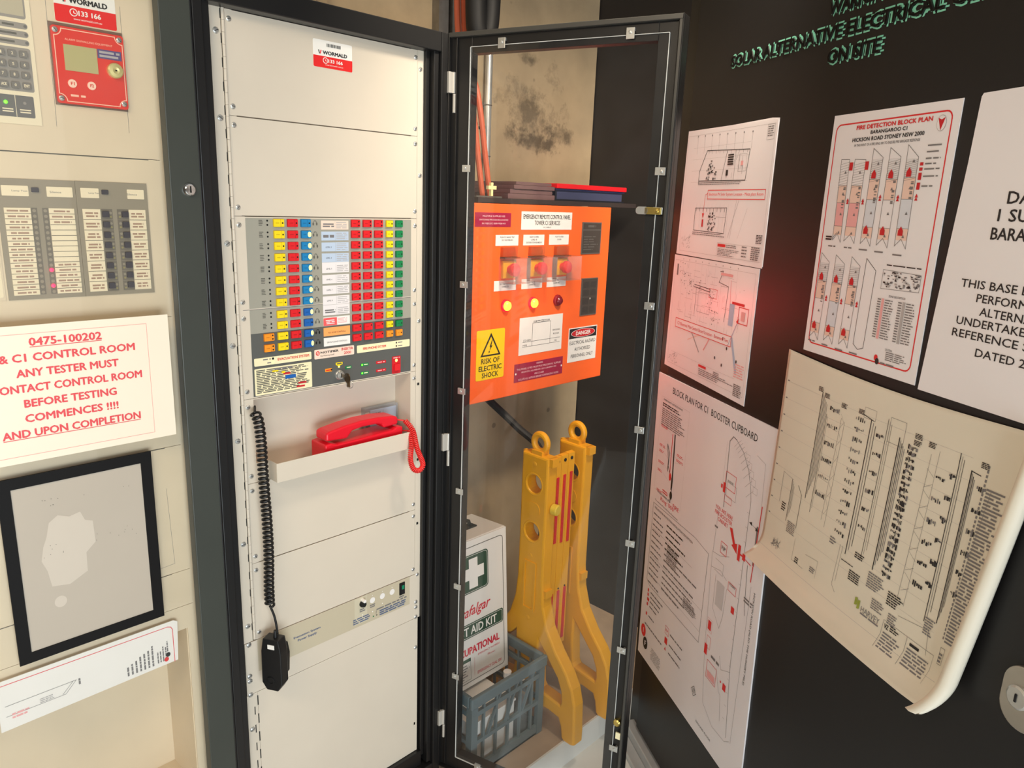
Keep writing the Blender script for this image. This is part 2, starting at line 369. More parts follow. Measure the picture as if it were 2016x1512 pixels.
# screws: dome heads with a slot
def screw_mesh(r=.0050):
    g = G(); g.lathe((0, 0, 0), (0, -1, 0), [(0, r), (.0012, r*.95), (.0024, r*.6), (.0027, .0001)], STEEL, 14)
    g.box(-r*.7, r*.7, -.0028, -.0022, -.0004, .0004, DARK)
    return g
scr = screw_mesh().build('screw', None); screw_data = scr.data; bpy.data.objects.remove(scr)
def screw(parent, x, z, y=0, s=1, rot=None):
    o = bpy.data.objects.new('screw', screw_data); COL.objects.link(o); o.parent = parent
    p = Vector(parent.get('_o', (0, 0, 0))); o.location = Vector((x, y, z))-p; o.scale = (s, s, s); o.rotation_euler = (0, random.uniform(-1, 1) if rot is None else rot, 0)
    return o
for i in range(7):
    for z in (Zb[i]-.016, Zb[i+1]+.016):
        if i == 4 and z < 1.15: screw(rack, .0, z)
        elif i == 5 and z > 1.0: screw(rack, .0, z)
        else: screw(rack, .0, z); screw(rack, .4185, z)
for z in (1.937, 1.792, 1.57, 1.376, 1.183, .96, .771, .726): screw(rack, -.0245, z, 0, 1.15)
for z in (1.938, 1.715, 1.385, .728): screw(rack, .432, z, .0005, 1.0)
for z in (.651, .639, .605, .518): screw(rack, -.0265, z, -.0005, 1.15)
for z in (.652, .637, .609, .519): screw(rack, .4275, z, -.0005, 1.1)
for z in (1.232, 1.04, .87): g = G(); g.box(.4290, .4345, -.0003, .0005, z-.003, z+.003, DARK); g.build('rail_slot', rack)
g = G(); g.box(.424, .4285, -.0003, .0008, .283, .291, DARK); g.build('rail_slot', rack)
# ---- control panel: two grey plates, 98 buttons
CG = M('warm_grey_plate', (158, 155, 142), .5, bump=.02); CD = M('charcoal_plate', (88, 89, 86), .5)
cp = G()
cp.box(-.0085, .0128, 0, .003, Zb[4]+.0004, Zb[2]-.0004, PANEL); cp.box(.4080, .4235, 0, .003, Zb[4]+.0004, Zb[2]-.0004, PANEL)
cp.box(.0128, .4080, 0, .003, Zb[4]+.0008, Zb[2]-.001, PANEL)
cp.y = 0
cp.rect(.0132, 1.4447, .4078, 1.6172, CG, 2); cp.rect(.0132, 1.395, .4078, 1.4418, CG, 2); cp.rect(.0132, 1.2678, .4078, 1.395, CD, 2)
cp.rect(.0, 1.4421, .4078, 1.4430, GREY, 1)
rows = [1.6085-.0222*i for i in range(8)]+[1.4295, 1.4075, 1.3853, 1.3635]
ICON = M('panel_print', (92, 90, 82), .5)
for i, z in enumerate(rows):
    if i < 10:
        for k in range(4): cp.rect(.0395, z+.0045-.003*k-.0007, .0395+.006+.003*random.random(), z+.0045-.003*k+.0007, ICON, 3)
        for dz in (.004, -.004): cp.ell(.0573, z+dz, .0019, .0019, DARK, 4, 10)
    c = ICON if i < 10 else DARK
    cp.ell(.1575, z-.0015, .0018, .0032, c, 4, 8); cp.ell(.1655, z-.0015, .0018, .0032, c, 4, 8)
    cp.line([(.1585, z+.002), (.160, z+.005), (.163, z+.005), (.1645, z+.002)], .0009, c, 4)
cpo = cp.build('control_panel', rack)
BY = M('yellow_button', (248, 216, 22), .4); BR = M('red_button', (222, 28, 36), .4); BB = M('blue_button', (22, 128, 186), .4)
BB2 = M('deep_blue_button', (24, 96, 176), .4); BG = M('green_button', (10, 128, 72), .4); BO = M('orange_button', (246, 150, 38), .4)
LIT = M('lit_lamp', (255, 244, 120), .4, emit=1.6); LITG = M('lit_green_lamp', (90, 255, 40), .4, emit=3.0); LITR = M('lit_red_lamp', (255, 30, 60), .4, emit=5)
def mk_dark(m, k=.62):
    n = m.name+'_frame'
    if n in MATS: return MATS[n]
    c = m.node_tree.nodes['Principled BSDF'].inputs['Base Color'].default_value
    q = m.copy(); q.name = n; q.node_tree.nodes['Principled BSDF'].inputs['Base Color'].default_value = (c[0]*k, c[1]*k, c[2]*k, 1); MATS[n] = q; return q
def button_mesh(m, wd, h, split, leds, lit=None):
    g = G(); g.prism(rr_pts(-wd/2, -h/2, wd/2, h/2, .0012, 3), -.0018, 0, mk_dark(m))
    xs = -wd/2+wd*split
    g.prism(rr_pts(-wd/2+.0006, -h/2+.0007, xs-.0004, h/2-.0007, .001, 3), -.0042, -.0018, m)
    g.prism(rr_pts(xs+.0004, -h/2+.0007, wd/2-.0006, h/2-.0007, .001, 3), -.0034, -.0018, m)
    xc = (xs+wd/2)/2
    g.y = -.0034
    for dz in leds:
        if lit: g.ell(xc, dz, wd*(1-split)*.42, h*.34, lit, 2, 12)
        else: g.ell(xc, dz, .0017, .0017, DARK, 2, 10)
    g.y = -.0042; g.rect(-wd*.33, -.0007, -wd*.33+wd*split*.5, .0007, mk_dark(m), 1)
    return g
BM = {}
def button(kind, x, z):
    spec = dict(y=(BY, .023, .0155, .64, [0]), r=(BR, .023, .0155, .68, [0]), b=(BB, .0225, .0155, .62, [0]), bl=(BB, .0225, .0155, .6, [0], LIT),
                b2=(BB2, .021, .0155, .66, [0], LIT), b2n=(BB2, .021, .0155, .66, [0]), s=(BR, .0225, .0155, .62, [.0038, -.0038]), s1=(BR, .0225, .0155, .66, [.003]), y2=(BY, .0186, .0145, .58, [0]),
                g=(BG, .0195, .0150, .62, [0]), o=(BO, .0225, .0155, .62, [.0035, -.0035]), o2=(BO, .0186, .0150, .55, [0]))[kind]
    if kind not in BM:
        o = button_mesh(*spec).build('button', cpo, shift=(0, 0, 0)); BM[kind] = o.data
    else:
        o = bpy.data.objects.new('button', BM[kind]); COL.objects.link(o); o.parent = cpo
    o.location = Vector((x, -.0005, z))-Vector(cpo['_o'])
for i, z in enumerate(rows):
    if i >= 10: button('o', .0505, z)
    button('y', .0807, z); button('r', .1103, z)
    button('b' if i == 0 else 'bl' if i < 8 else 'b2n' if i == 9 else 'b2', .1396, z)
    for x in (.258, .2876, .317): button('s' if i < 10 else 's1', x, z)
    if i == 11: button('o2', .3462, z); button('o2', .3727, z)
    else: button('y2', .3462, z); button('g', .3727, z)
# zone labels
LB = M('pale_blue_label', (186, 202, 222), .5); LP = M('peach_label', (238, 214, 196), .5); LW = M('white_label', (232, 226, 226), .5); LO = M('orange_label', (250, 168, 96), .5); LR = M('red_label', (236, 92, 92), .5)
names = ['', '', 'LEVEL 3', 'LEVEL 4', 'LEVEL 5', 'LEVEL 6', 'LEVEL 7', 'LEVEL 8']
for i, z in enumerate(rows):
    g = G(y=-.0006); m = LP if i == 0 else LB if i < 4 else LW if i < 9 else WHITE if i == 9 else LO if i == 10 else WHITE
    zc = z-.0035 if i < 8 else z-.0023
    top = .0022 if i in (4, 8) else 0; zc -= 0
    g.box(.1755, .2408, -.0009, -.0006, zc-.0092, zc+.0090+top*1.7, m)
    g.y = -.0009
    if i < 9:
        g.line([(.2085, zc-.0085), (.2085, zc+.0085)], .0004, LGREY, 1)
        if i in (0, 1, 8): g.greek(.179, zc-.005, .206, zc+.004, 2 if i != 1 else 1, GREY, 1, .6, .2, True, word=.02)
        else: g.text(names[i], .192, zc-.0005, .0135, .003, INK, 1)
        g.greek(.211, zc-.0075, .239, zc+.0075, 4, LGREY, 1, .35, .1, word=.02)
    elif i == 9:
        g.rect(.1757, zc-.009, .2085, zc+.0075, LR, 1); g.greek(.179, zc-.0065, .206, zc+.004, 3, LW, 2, .5, .3, True, word=.02); g.greek(.211, zc-.006, .238, zc+.006, 4, PINK, 1, .4, .2, word=.02)
    elif i == 10: g.text('ALL ZONE CONTROLS', .208, zc-.002, .043, .003, INK, 1)
    else: g.text('GROUP ZONE CONTROLS', .208, zc-.001, .05, .0032, INK, 1)
    g.build('zone_label', cpo)
# name strips
def strip(x0, z0, x1, z1, m=CREAM):
    g = G(); g.prism(rr_pts(x0, z0, x1, z1, .002, 3), -.0010, -.0004, m); g.y = -.001; return g
g = strip(.0174, 1.3291, .1448, 1.3451); g.text('EVACUATION SYSTEM', .1035, 1.3382, .071, .0052, RED, 1, .03)
for z, m in ((1.3412, DARK), (1.3335, LIT)): g.ell(.0575, z, .0024, .0024, m, 2, 12)
g.greek(.036, 1.3395, .053, 1.3425, 1, GREY, 1, .7, 0, word=.02); g.greek(.045, 1.332, .053, 1.335, 1, GREY, 1, .7, 0, word=.02); g.build('name_strip', cpo)
g = strip(.1519, 1.3270, .2507, 1.3472, LP); g.ell(.160, 1.3392, .0046, .0048, RED, 1); g.ell(.160, 1.3392, .0028, .003, LP, 2); g.line([(.158, 1.337), (.162, 1.341)], .0012, RED, 3)
g.text('NOTIFIER', .189, 1.3400, .044, .0045, INK, 1, .04); g.text('by Honeywell', .183, 1.3325, .033, .0042, INK, 1)
g.text('INERTIA', .233, 1.3418, .029, .0058, RED, 1, .02); g.text('2000', .2335, 1.3330, .018, .0055, RED, 1, .02); g.build('name_strip', cpo)
g = strip(.2582, 1.3278, .4045, 1.3449); g.text('FIRE PHONE SYSTEM', .305, 1.3362, .062, .0052, RED, 1, .03)
for z in (1.3402, 1.3325): g.ell(.3655, z, .002, .002, DARK, 2, 10); g.greek(.3705, z-.0014, .383, z+.0014, 1, GREY, 1, .7, 0, word=.02)
g.build('name_strip', cpo)
g = strip(.0170, 1.2690, .1447, 1.3238)
random.seed(11); g.greek(.0205, 1.2725, .142, 1.3215, 14, ICON, 1, .55, .28, word=.02); g.greek(.06, 1.3165, .10, 1.3215, 1, GREY, 2, .8, 0, True, word=.02)
for x0, z0, x1, z1, m in ((.0545, 1.3135, .068, 1.3165, BY), (.075, 1.3085, .083, 1.3125, BY), (.079, 1.305, .095, 1.3085, DRED), (.083, 1.2955, .107, 1.3028, BB2), (.112, 1.281, .131, 1.2842, DRED), (.108, 1.2735, .127, 1.277, DRED)): g.rect(x0, z0, x1, z1, m, 3)
g.build('instruction_label', cpo)
g = G(); g.lathe((.2112, 0, 1.2862), (0, -1, 0), [(0, .0105), (.004, .0105), (.006, .009), (.009, .0085), (.0095, .0001)], STEEL, 24); g.box(.2107, .2117, -.0101, -.0094, 1.281, 1.291, DARK); g.build('key_switch', cpo)
def tagl(pts, m, led=None, lm=None):
    g = G(); g.prism(pts, -.0009, -.0004, m); g.y = -.0009
    if led: g.ell(led[0], led[1], .0021, .0021, lm, 1, 12)
    return g
g = tagl(rr_pts(.177, 1.2962, .194, 1.3032, .001, 2), BO, (.1925, 1.2998), DARK); g.greek(.179, 1.298, .190, 1.3012, 1, BR, 1, .7, 0, word=.02); g.build('indicator_label', cpo)
g = tagl([(.2035, 1.3135), (.2035, 1.3085), (.2085, 1.3065), (.209, 1.302), (.2135, 1.302), (.214, 1.3065), (.2205, 1.3085), (.2205, 1.3135)], BY, (.2113, 1.304), LIT); g.greek(.206, 1.309, .218, 1.3125, 1, ICON, 1, .7, 0, word=.02); g.build('indicator_label', cpo)
g = tagl(rr_pts(.2275, 1.2962, .2435, 1.3025, .001, 2), BG); g.greek(.231, 1.298, .241, 1.3008, 1, CREAM, 1, .7, 0, word=.02); g.build('indicator_label', cpo)
for z in (1.3000, 1.2808):
    g = tagl(rr_pts(.2675, z-.0032, .2885, z+.0032, .001, 2), BG, (.2712, z), LITG); g.greek(.276, z-.0015, .286, z+.0015, 1, CREAM, 1, .7, 0, word=.02); g.build('indicator_label', cpo)
    g = tagl(rr_pts(.309, z-.0032, .3365, z+.0032, .001, 2), DRED); g.greek(.313, z-.0016, .333, z+.0016, 1, PINK, 1, .7, 0, word=.02); g.build('indicator_label', cpo)
g = G(); g.prism(rr_pts(.3534, 1.2675, .3778, 1.3085, .002, 3), -.0012, 0, DRED); g.prism(rr_pts(.3575, 1.2755, .3735, 1.2905, .002, 3), -.006, -.0012, BR); g.y = -.0012
g.ell(.3655, 1.2985, .0035, .0035, LIT, 1, 14); g.greek(.356, 1.303, .376, 1.307, 1, PINK, 1, .6, .1, True, word=.02); g.build('reset_switch', cpo)
g = G(y=-.0006)
for k in range(6): g.greek(.383, 1.2785+.0036*k, .395, 1.281+.0036*k, 1, ICON, 1, .8, .4, word=.02)
g.build('printed_text', cpo)
# ---- phone recess and tray
g = G(); zt = Zb[4]-.0004; zbm = Zb[5]
g.box(-.0085, .0122, 0, .003, zbm+.0004, zt, PANEL); g.box(.4080, .4235, 0, .003, zbm+.0004, zt, PANEL)
g.box(.0122, .4080, .0595, .0615, 1.078, zt, PANEL); g.box(.0108, .0122, .003, .06, 1.078, zt, PANEL); g.box(.4080, .4095, .003, .06, 1.078, zt, PANEL)
g.box(.0122, .4080, 0, .06, zt-.0018, zt, PANEL); g.box(.0122, .4080, .0, .06, 1.0875, 1.0893, PANEL)
g.box(.0122, .038, 0, .002, 1.0885, 1.128, PANEL); g.box(.398, .4080, 0, .002, 1.0885, 1.128, PANEL)
g.build('telephone_recess', rack)
g = G(); g.box(.038, .398, -.036, -.0343, 1.089, 1.1305, PANEL); g.box(.038, .0397, -.0343, .002, 1.089, 1.1305, PANEL); g.box(.3963, .398, -.0343, .002, 1.089, 1.1305, PANEL); g.box(.0397, .3963, -.0343, -.0002, 1.0878, 1.0893, PANEL)
g.build('tray', rack, bevel=.0012)
# ---- power supply
g = G(); g.box(-.0340, .4345, -.0004, .003, .6055, .7305, PANEL); STRP = M('beige_strip', (196, 184, 158), .5); g.y = -.0004
g.rect(-.0055, .6535, .408, .7300, STRP, 1)
INKB = M('slate_blue_ink', (86, 100, 132), .5)
g.text('Evacuation System', .1143, .6960, .068, .0062, INKB, 2, .03); g.text('Power Supply', .1143, .6862, .048, .0068, INKB, 2, .03)
g.rect(.2415, .6605, .2775, .7295, M('beige_strip_pale', (206, 196, 170), .5), 2)
for x in (.2932, .3226, .3523): g.ell(x, .7090, .0075, .0078, WHITE, 3, 22); g.ell(x, .7215, .0012, .0012, WHITE, 3, 8)
for x, z in ((.2638, .681), (.3226, .689), (.2932, .678)): g.ell(x, z, .0017, .0017, WHITE, 3, 8)
for x in (.2638, .2932):
    for k in range(2): g.greek(x-.008, .690+.005*k, x+.008, .6935+.005*k, 1, GREY, 3, .7, .2, True, word=.02)
g.greek(.237, .662, .286, .678, 3, INKB, 3, .55, .25, word=.02); g.greek(.305, .676, .404, .6815, 1, GREY, 3, .6, .1, word=.02); g.greek(.314, .658, .404, .6745, 3, INKB, 3, .6, .15, word=.02)
g.line([(.3035, .677), (.3035, .668), (.306, .677)], .0006, GREY, 3)
g.ell(.2955, .664, .002, .002, BG, 3, 8); g.ell(.3055, .664, .002, .002, ICON, 3, 8); g.greek(.374, .683, .392, .687, 1, GREY, 3, .7, 0, word=.02)
psu = g.build('power_supply_panel', rack)
g = G(); g.box(.3748, .3909, -.003, -.0004, .691, .7235, DARK); g.prism([(.3772, .6935), (.3885, .6935), (.3885, .721), (.3772, .721)], -.005, -.003, DARK); g.box(.3795, .3865, -.0066, -.005, .7075, .7175, M('green_rocker', (20, 120, 84), .35, emit=.15)); g.build('rocker_switch', psu)
g = G(); g.lathe((.2638, -.0004, .7115), (0, -1, 0), [(0, .0085), (.004, .0085), (.009, .0065), (.010, .0001)], DARK, 18); g.lathe((.2638, -.0004, .7215), (0, -1, 0), [(0, .0045), (.012, .004), (.0125, .0001)], WHITE, 14); g.build('fuse_holder', psu)
g = G(); g.box(.008, .024, -.002, -.0004, .688, .716, WHITE); g.box(.0095, .0225, -.004, -.002, .69, .714, M('lit_red_rocker', (255, 60, 40), .4, emit=.8)); g.build('rocker_switch', psu)
# ---- bottom panel with slotted strip
g = G(); g.box(-.0103, .4345, -.0003, .003, .2005, .6045, PANEL); g.box(-.0440, -.0108, 0, .003, .2005, .6045, PANEL); g.build('blank_panel', rack)
g = G()
for k in range(9):
    z = .585-k*.046; g.box(-.0117, -.0094, -.0006, -.0002, z-.013, z+.011, DARK); g.box(-.0192, -.0172, -.0004, .0001, z-.034, z-.014, DARK)
g.build('slot_row', rack)
# ---- sticker
STR = M('sticker_red', (232, 44, 44), .35); STW = M('sticker_white', (244, 240, 232), .35)
def wormald(x0, z0, x1, z1, y, parent):
    g = G(); w_ = x1-x0; h_ = z1-z0
    g.prism(rr_pts(x0, z0, x1, z1, w_*.03, 3), y-.0003, y, STW); g.y = y-.0003
    g.rrect(x0, z0, x1, z0+.42*h_, w_*.03, STR, 1); g.rect(x0, z0+.2*h_, x1, z0+.42*h_, STR, 2)
    random.seed(3); xx = x0+.34*w_
    while xx < x0+.68*w_:
        d = w_*random.uniform(.008, .02); g.rect(xx, z0+.78*h_, xx+d, z0+.9*h_, INK, 2); xx += d+w_*random.uniform(.008, .016)
    zz = z0+.555*h_
    for sx in (-1, 1): g.flat([(x0+.165*w_+sx*.045*w_, zz+.07*h_), (x0+.165*w_+sx*.018*w_, zz+.07*h_), (x0+.165*w_, zz-.05*h_), (x0+.165*w_+sx*.015*w_, zz-.08*h_)], INK if sx < 0 else STR, 2)
    g.text('WORMALD', x0+.55*w_, zz, .62*w_, .13*h_, INK, 2, .05)
    g.ell(x0+.30*w_, z0+.27*h_, .065*w_, .065*w_, STW, 3); g.ell(x0+.30*w_, z0+.27*h_, .05*w_, .05*w_, STR, 4); g.line([(x0+.30*w_, z0+.30*h_), (x0+.30*w_, z0+.26*h_), (x0+.325*w_, z0+.25*h_)], .012*w_, STW, 5)
    g.text('133 166', x0+.56*w_, z0+.27*h_, .36*w_, .12*h_, STW, 3, .04); g.text('www.wormald.com.au', x0+.52*w_, z0+.12*h_, .46*w_, .055*h_, STW, 3)
    return g.build('sticker', parent)
wormald(.1675, 1.9067, .2562, 1.9568, 0, rack)
# ---- hinges on the right post and the open clear door
HG = (.497, -.035, 0); HA = math.radians(-74.4)
HGR = M('pale_grey_hinge', (206, 200, 190), .35, .3)
for zc in (1.894, 1.06, .27):
    g = G(); g.box(.481, .4935, -.0385, -.0312, zc, zc+.044, HGR); g.cyl((.4965, -.0375, zc), (.4965, -.0375, zc+.044), .0042, HGR, 14); g.cyl((.4985, -.0385, zc-.041), (.4985, -.0385, zc-.001), .0048, HGR, 14); g.build('hinge', rack, bevel=.0008)
GLB = M('lit_black_edge', (66, 64, 60), .28)  # same black frame, paler: the overhead light's reflection is put into the colour
gd = G()
gd.box(-.007, .0475, 0, .024, .140, 2.017, BLK); gd.box(.464, .515, 0, .024, .140, 2.017, BLK); gd.box(.0475, .464, 0, .024, 1.974, 2.017, BLK); gd.box(.0475, .464, 0, .024, .140, .192, BLK)
gd.box(-.007, -.0045, -.012, 0, .140, 2.017, BLK); gd.box(.5125, .515, -.012, 0, .140, 2.017, BLK); gd.box(.5035, .5055, -.007, 0, .150, 2.008, BLK); gd.box(.0105, .0125, -.006, 0, .150, 2.008, BLK)
gd.box(-.0045, .5125, -.012, 0, 2.0075, 2.017, GLB); gd.box(.5065, .5125, -.0118, 0, .1425, 2.0075, GLB); gd.box(-.0045, .5125, -.012, 0, .140, .1425, BLK)
door = gd.build('glass_door', rack, shift=(0, 0, 0), bevel=.0012)
door.location = Vector(HG)-Vector(rack['_o']); door.rotation_euler = (0, 0, HA); door['_o'] = [0, 0, 0]
CLEAR = glass('clear_polycarbonate', (.97, .97, .97), .004, (.75, .78, .8))
EDGE = M('bright_cut_edge', (226, 226, 220), .3)
g = G(); g.box(.0455, .4865, -.0042, -.0012, .1835, 1.9865, CLEAR); g.build('clear_pane', door)
g = G(); e = .0009
g.box(.0446, .0455, -.0043, -.0011, .1835, 1.9865, EDGE); g.box(.4865, .4874, -.0043, -.0011, .1835, 1.9865, EDGE); g.box(.0455, .4865, -.0043, -.0011, 1.9865, 1.9874, EDGE); g.box(.0455, .4865, -.0043, -.0011, .1826, .1835, EDGE)
g.build('pane_edge', door)
def clip(x, z, hor):
    g = G()
    if hor: g.box(-.0105, .0105, -.0065, -.0044, -.0075, .0075, STEEL); g.lathe((0.003*hor, -.0065, 0), (0, -1, 0), [(0, .004), (.0022, .0035), (.0025, .0001)], STEEL, 12); g.box(.004*hor if hor > 0 else -.0105, .0105 if hor > 0 else -.004, -.0044, 0, -.0075, .0075, STEEL)
    else: g.box(-.0085, .0085, -.0065, -.0044, -.0105, .0105, STEEL); g.lathe((0, -.0065, .002), (0, -1, 0), [(0, .004), (.0022, .0035), (.0025, .0001)], STEEL, 12); g.box(-.0085, .0085, -.0044, 0, .004, .0105, STEEL)
    o = g.build('pane_clip', door, shift=(0, 0, 0), bevel=.0006); o.location = (x, 0, z)
for z in (1.734, 1.474, 1.218, .960, .698, .434): clip(.0415, z, -1)
for z in (1.734, 1.468, 1.202, .938, .670, .405): clip(.4905, z, 1)
for x in (.123, .409): clip(x, 1.990, 0)
clip(.116, .1805, 0)
g = G(); g.prism(rr_pts(.448, 1.6505, .474, 1.6655, .0065, 5), -.0115, -.0095, STEEL); g.box(.466, .5, -.0115, -.0075, 1.651, 1.665, BRASS); g.box(.482, .502, -.0075, 0, 1.6515, 1.6655, STEEL); g.lathe((.492, -.0115, 1.658), (0, -1, 0), [(0, .0045), (.003, .004), (.0033, .0001)], BRASS, 14); g.build('latch', door, bevel=.0008)
g = G(); g.lathe((.4945, 0, .478), (0, -1, 0), [(0, .009), (.008, .009), (.011, .006), (.0115, .0001)], BRASS, 18); g.box(.4945, .507, -.010, -.007, .438, .455, CREAM); g.build('lock', door)
for z in (1.885, 1.862, 1.085, 1.06, .29, .268): screw(door, .003, z, 0, .7)
# ---------------------------------------------------------------- left cabinet: fire alarm panel behind a closed clear door
alarm = thing('alarm_cabinet', 'tan fire alarm cabinet behind a closed clear door, with red module and lamp label panels', 'cabinet', (-.40, .15, .09))
g = G()
g.box(-.72, -.080, .375, .39, .10, 2.01, BLK); g.box(-.72, -.712, .02, .375, .10, 2.01, BLK); g.box(-.088, -.080, .02, .375, .10, 2.01, BLK); g.box(-.712, -.088, .02, .375, 2.0, 2.01, BLK); g.box(-.712, -.088, .02, .375, .10, .112, BLK)
g.build('cabinet_body', alarm)
def tpanel(z0, z1, extra=None):
    g = G(); g.box(-.668, -.1355, 0, .003, z0+.0004, z1-.0004, PANEL2)
    if extra: extra(g)
    return g.build('blank_panel', alarm)
def slots(z):
    g.y = -.0; g.rect(-.64, z-.0007, -.152, z+.0007, ICON, 1)
def e1(g):
    g.line([(-.2856, 1.975), (-.288, 1.753)], .0005, GREY, 1); g.line([(-.1808, 1.944), (-.1819, 1.7524)], .0005, GREY, 1)
tpanel(1.712, 1.985, e1)
def e2(g): g.rect(-.64, 1.7106, -.1545, 1.7120, ICON, 1)
tpanel(1.4424, 1.712, e2)
tpanel(1.2, 1.4424)
def e3(g):
    g.rect(-.64, 1.1985, -.165, 1.1998, ICON, 1); g.line([(-.168, 1.12), (-.163, .965)], .0005, GREY, 1); g.line([(-.19, .963), (-.163, .965)], .0005, GREY, 1)
tpanel(.945, 1.2, e3)
def e4(g): g.rect(-.64, .9438, -.17, .9448, ICON, 1)
tpanel(.87, .945, e4)
g = G(); g.box(-.1353, -.095, .0005, .012, .30, 1.985, PANEL2); g.box(-.71, -.6685, .0005, .012, .30, 1.985, PANEL2); g.build('mounting_rail', alarm)
# recessed compartment low down
g = G(); R0, R1 = -.148, .435
g.box(R0, -.1355, 0, .003, .30, .8696, PANEL2); g.box(-.668, -.64, 0, .003, .30, .8696, PANEL2); g.box(-.64, R0, 0, .003, .30, R1, PANEL2); g.box(-.64, R0, 0, .003, .82, .8696, PANEL2)
g.box(-.64, R0, .125, .128, R1, .82, PANEL2); g.box(R0-.0015, R0, .003, .125, R1, .82, PANEL2); g.box(-.6415, -.64, .003, .125, R1, .82, PANEL2); g.box(-.64, R0, .003, .125, R1-.0015, R1, PANEL2); g.box(-.64, R0, .003, .125, .82, .8215, PANEL2)
g.build('document_recess', alarm)
for z in (1.939, 1.778, 1.558, 1.336, 1.114, .953, .878, .658): screw(alarm, -.1235, z, .0005, .85)
wormald(-.2751, 1.9068, -.1878, 1.9660, 0, alarm)
# keypad plate
KG = M('keypad_grey', (148, 142, 134), .5); KD = M('keypad_slate', (108, 106, 104), .5); IV = M('ivory_plate', (234, 220, 190), .5); LCD = M('lcd_olive', (186, 178, 130), .3); LCDG = M('lcd_grey', (186, 176, 152), .3)
g = G(); g.box(-.505, -.3080, -.0015, 0, 1.7515, 1.985, IV); g.y = -.0015
g.rrect(-.49, 1.900, -.3147, 1.975, .004, KG, 1); g.rect(-.485, 1.904, -.317, 1.97, LCDG, 2)
for z in (1.8905, 1.8790, 1.8675): g.rrect(-.42, z-.0042, -.3138, z+.0042, .004, KG, 1); g.greek(-.40, z-.002, -.326, z+.002, 1, ICON, 2, .7, .1, word=.02); g.ell(-.317, z, .0022, .0022, KD, 3, 10)
g.rrect(-.40, 1.7985, -.3136, 1.8600, .003, KG, 1); g.rrect(-.44, 1.7615, -.3162, 1.7925, .002, KD, 1); g.line([(-.3405, 1.762), (-.3405, 1.792)], .0008, IV, 2)
g.greek(-.3585, 1.767, -.344, 1.774, 2, IV, 2, .5, .1, True, word=.02); g.greek(-.336, 1.767, -.321, 1.774, 2, IV, 2, .5, .1, True, word=.02); g.ell(-.3285, 1.782, .0022, .0022, KG, 2, 10)
kp = g.build('keypad_plate', alarm)
KEY = M('grey_key', (120, 116, 110), .5)
for i, z in enumerate((1.8510, 1.8362, 1.8217, 1.8068)):
    for j, x in enumerate((-.3528, -.3382, -.3236)):
        g = G(); g.prism(rr_pts(x-.0052, z-.0045, x+.0052, z+.0045, .001, 3), -.0045, -.0017, KEY); g.y = -.0045; t = [['1', '2', '3'], ['4', '5', '6'], ['7', '8', '9'], ['ACK', '0', 'ENT']][i][j]
        g.text(t, x, z, .0022 if len(t) == 1 else .007, .004, IV, 1, .03); g.build('key', kp)
g = G(); g.lathe((-.3530, -.0018, 1.7815), (0, -1, 0), [(0, .0026), (.0016, .0022), (.0024, .0001)], LITG, 12); g.build('lamp', kp)
# red signalling module
RM = M('red_module', (222, 62, 52), .45); RML = M('red_module_line', (250, 196, 170), .5)
g = G(); g.box(-.2862, -.1812, -.002, 0, 1.7855, 1.9045, M('module_rebate', (120, 98, 84), .5)); g.prism(rr_pts(-.2845, 1.7880, -.1820, 1.8995, .004, 4), -.007, -.002, RM); g.y = -.007
x0, x1, z0, z1, q = -.2815, -.1845, 1.7915, 1.8960, .0105
P = []
for cx, cz, a0, ex in ((x1, z1, 270, 0), (x0, z1, 0, 0), (x0, z0, 90, 0), (x1, z0, 180, 0)):
    for k in range(7):
        a = math.radians(a0-15*k) if False else math.radians(a0+15*(6-k)-90)
        P.append((cx+q*math.cos(a), cz+q*math.sin(a)))
P = []
for cx, cz, s_, e_ in ((x1, z1, 270, 180), (x0, z1, 360, 270), (x0, z0, 90, 0), (x1, z0, 180, 90)):
    for k in range(7): a = math.radians(s_+(e_-s_)*k/6); P.append((cx+q*math.cos(a), cz+q*math.sin(a)))
g.line(P+[P[0]], .0013, RML, 1)
g.text('ALARM SIGNALLING EQUIPMENT', -.2330, 1.8815, .068, .0035, RML, 1)
g.rect(-.2222, 1.8612, -.1868, 1.8748, M('blue_label', (92, 84, 128), .5), 1); g.greek(-.221, 1.8625, -.188, 1.8735, 2, LGREY, 2, .6, .1, True, word=.02)
g.greek(-.266, 1.7985, -.245, 1.803, 1, RML, 1, .7, 0, word=.02)
rm = g.build('signalling_module', alarm)
g = G(); g.box(-.2700, -.2232, -.0078, -.007, 1.8368, 1.8742, LCD); g.build('display', rm)
for x, t in ((-.2620, 'F1'), (-.2346, 'F2')):
    g = G(); g.lathe((x, -.007, 1.8183), (0, -1, 0), [(0, .0064), (.001, .006), (.0011, .0001)], M('cream_button', (250, 214, 190), .5), 18); g.y = -.0082; g.text(t, x, 1.8183, .005, .0042, RM, 1, .03); g.build('button', rm)
g = G(); g.lathe((-.199, -.007, 1.8452), (0, -1, 0), [(0, .0118), (.006, .0115), (.008, .0098), (.0085, .005), (.0075, .0001)], M('pale_brass', (226, 214, 150), .35, .6), 24); g.box(-.2003, -.1977, -.0157, -.0147, 1.8442, 1.8462, DARK); g.build('key_lock', rm)
for x, z in ((-.2793, 1.8930), (-.1885, 1.8925), (-.2790, 1.7952), (-.1882, 1.7962)): screw(rm, x, z, -.007, .85)
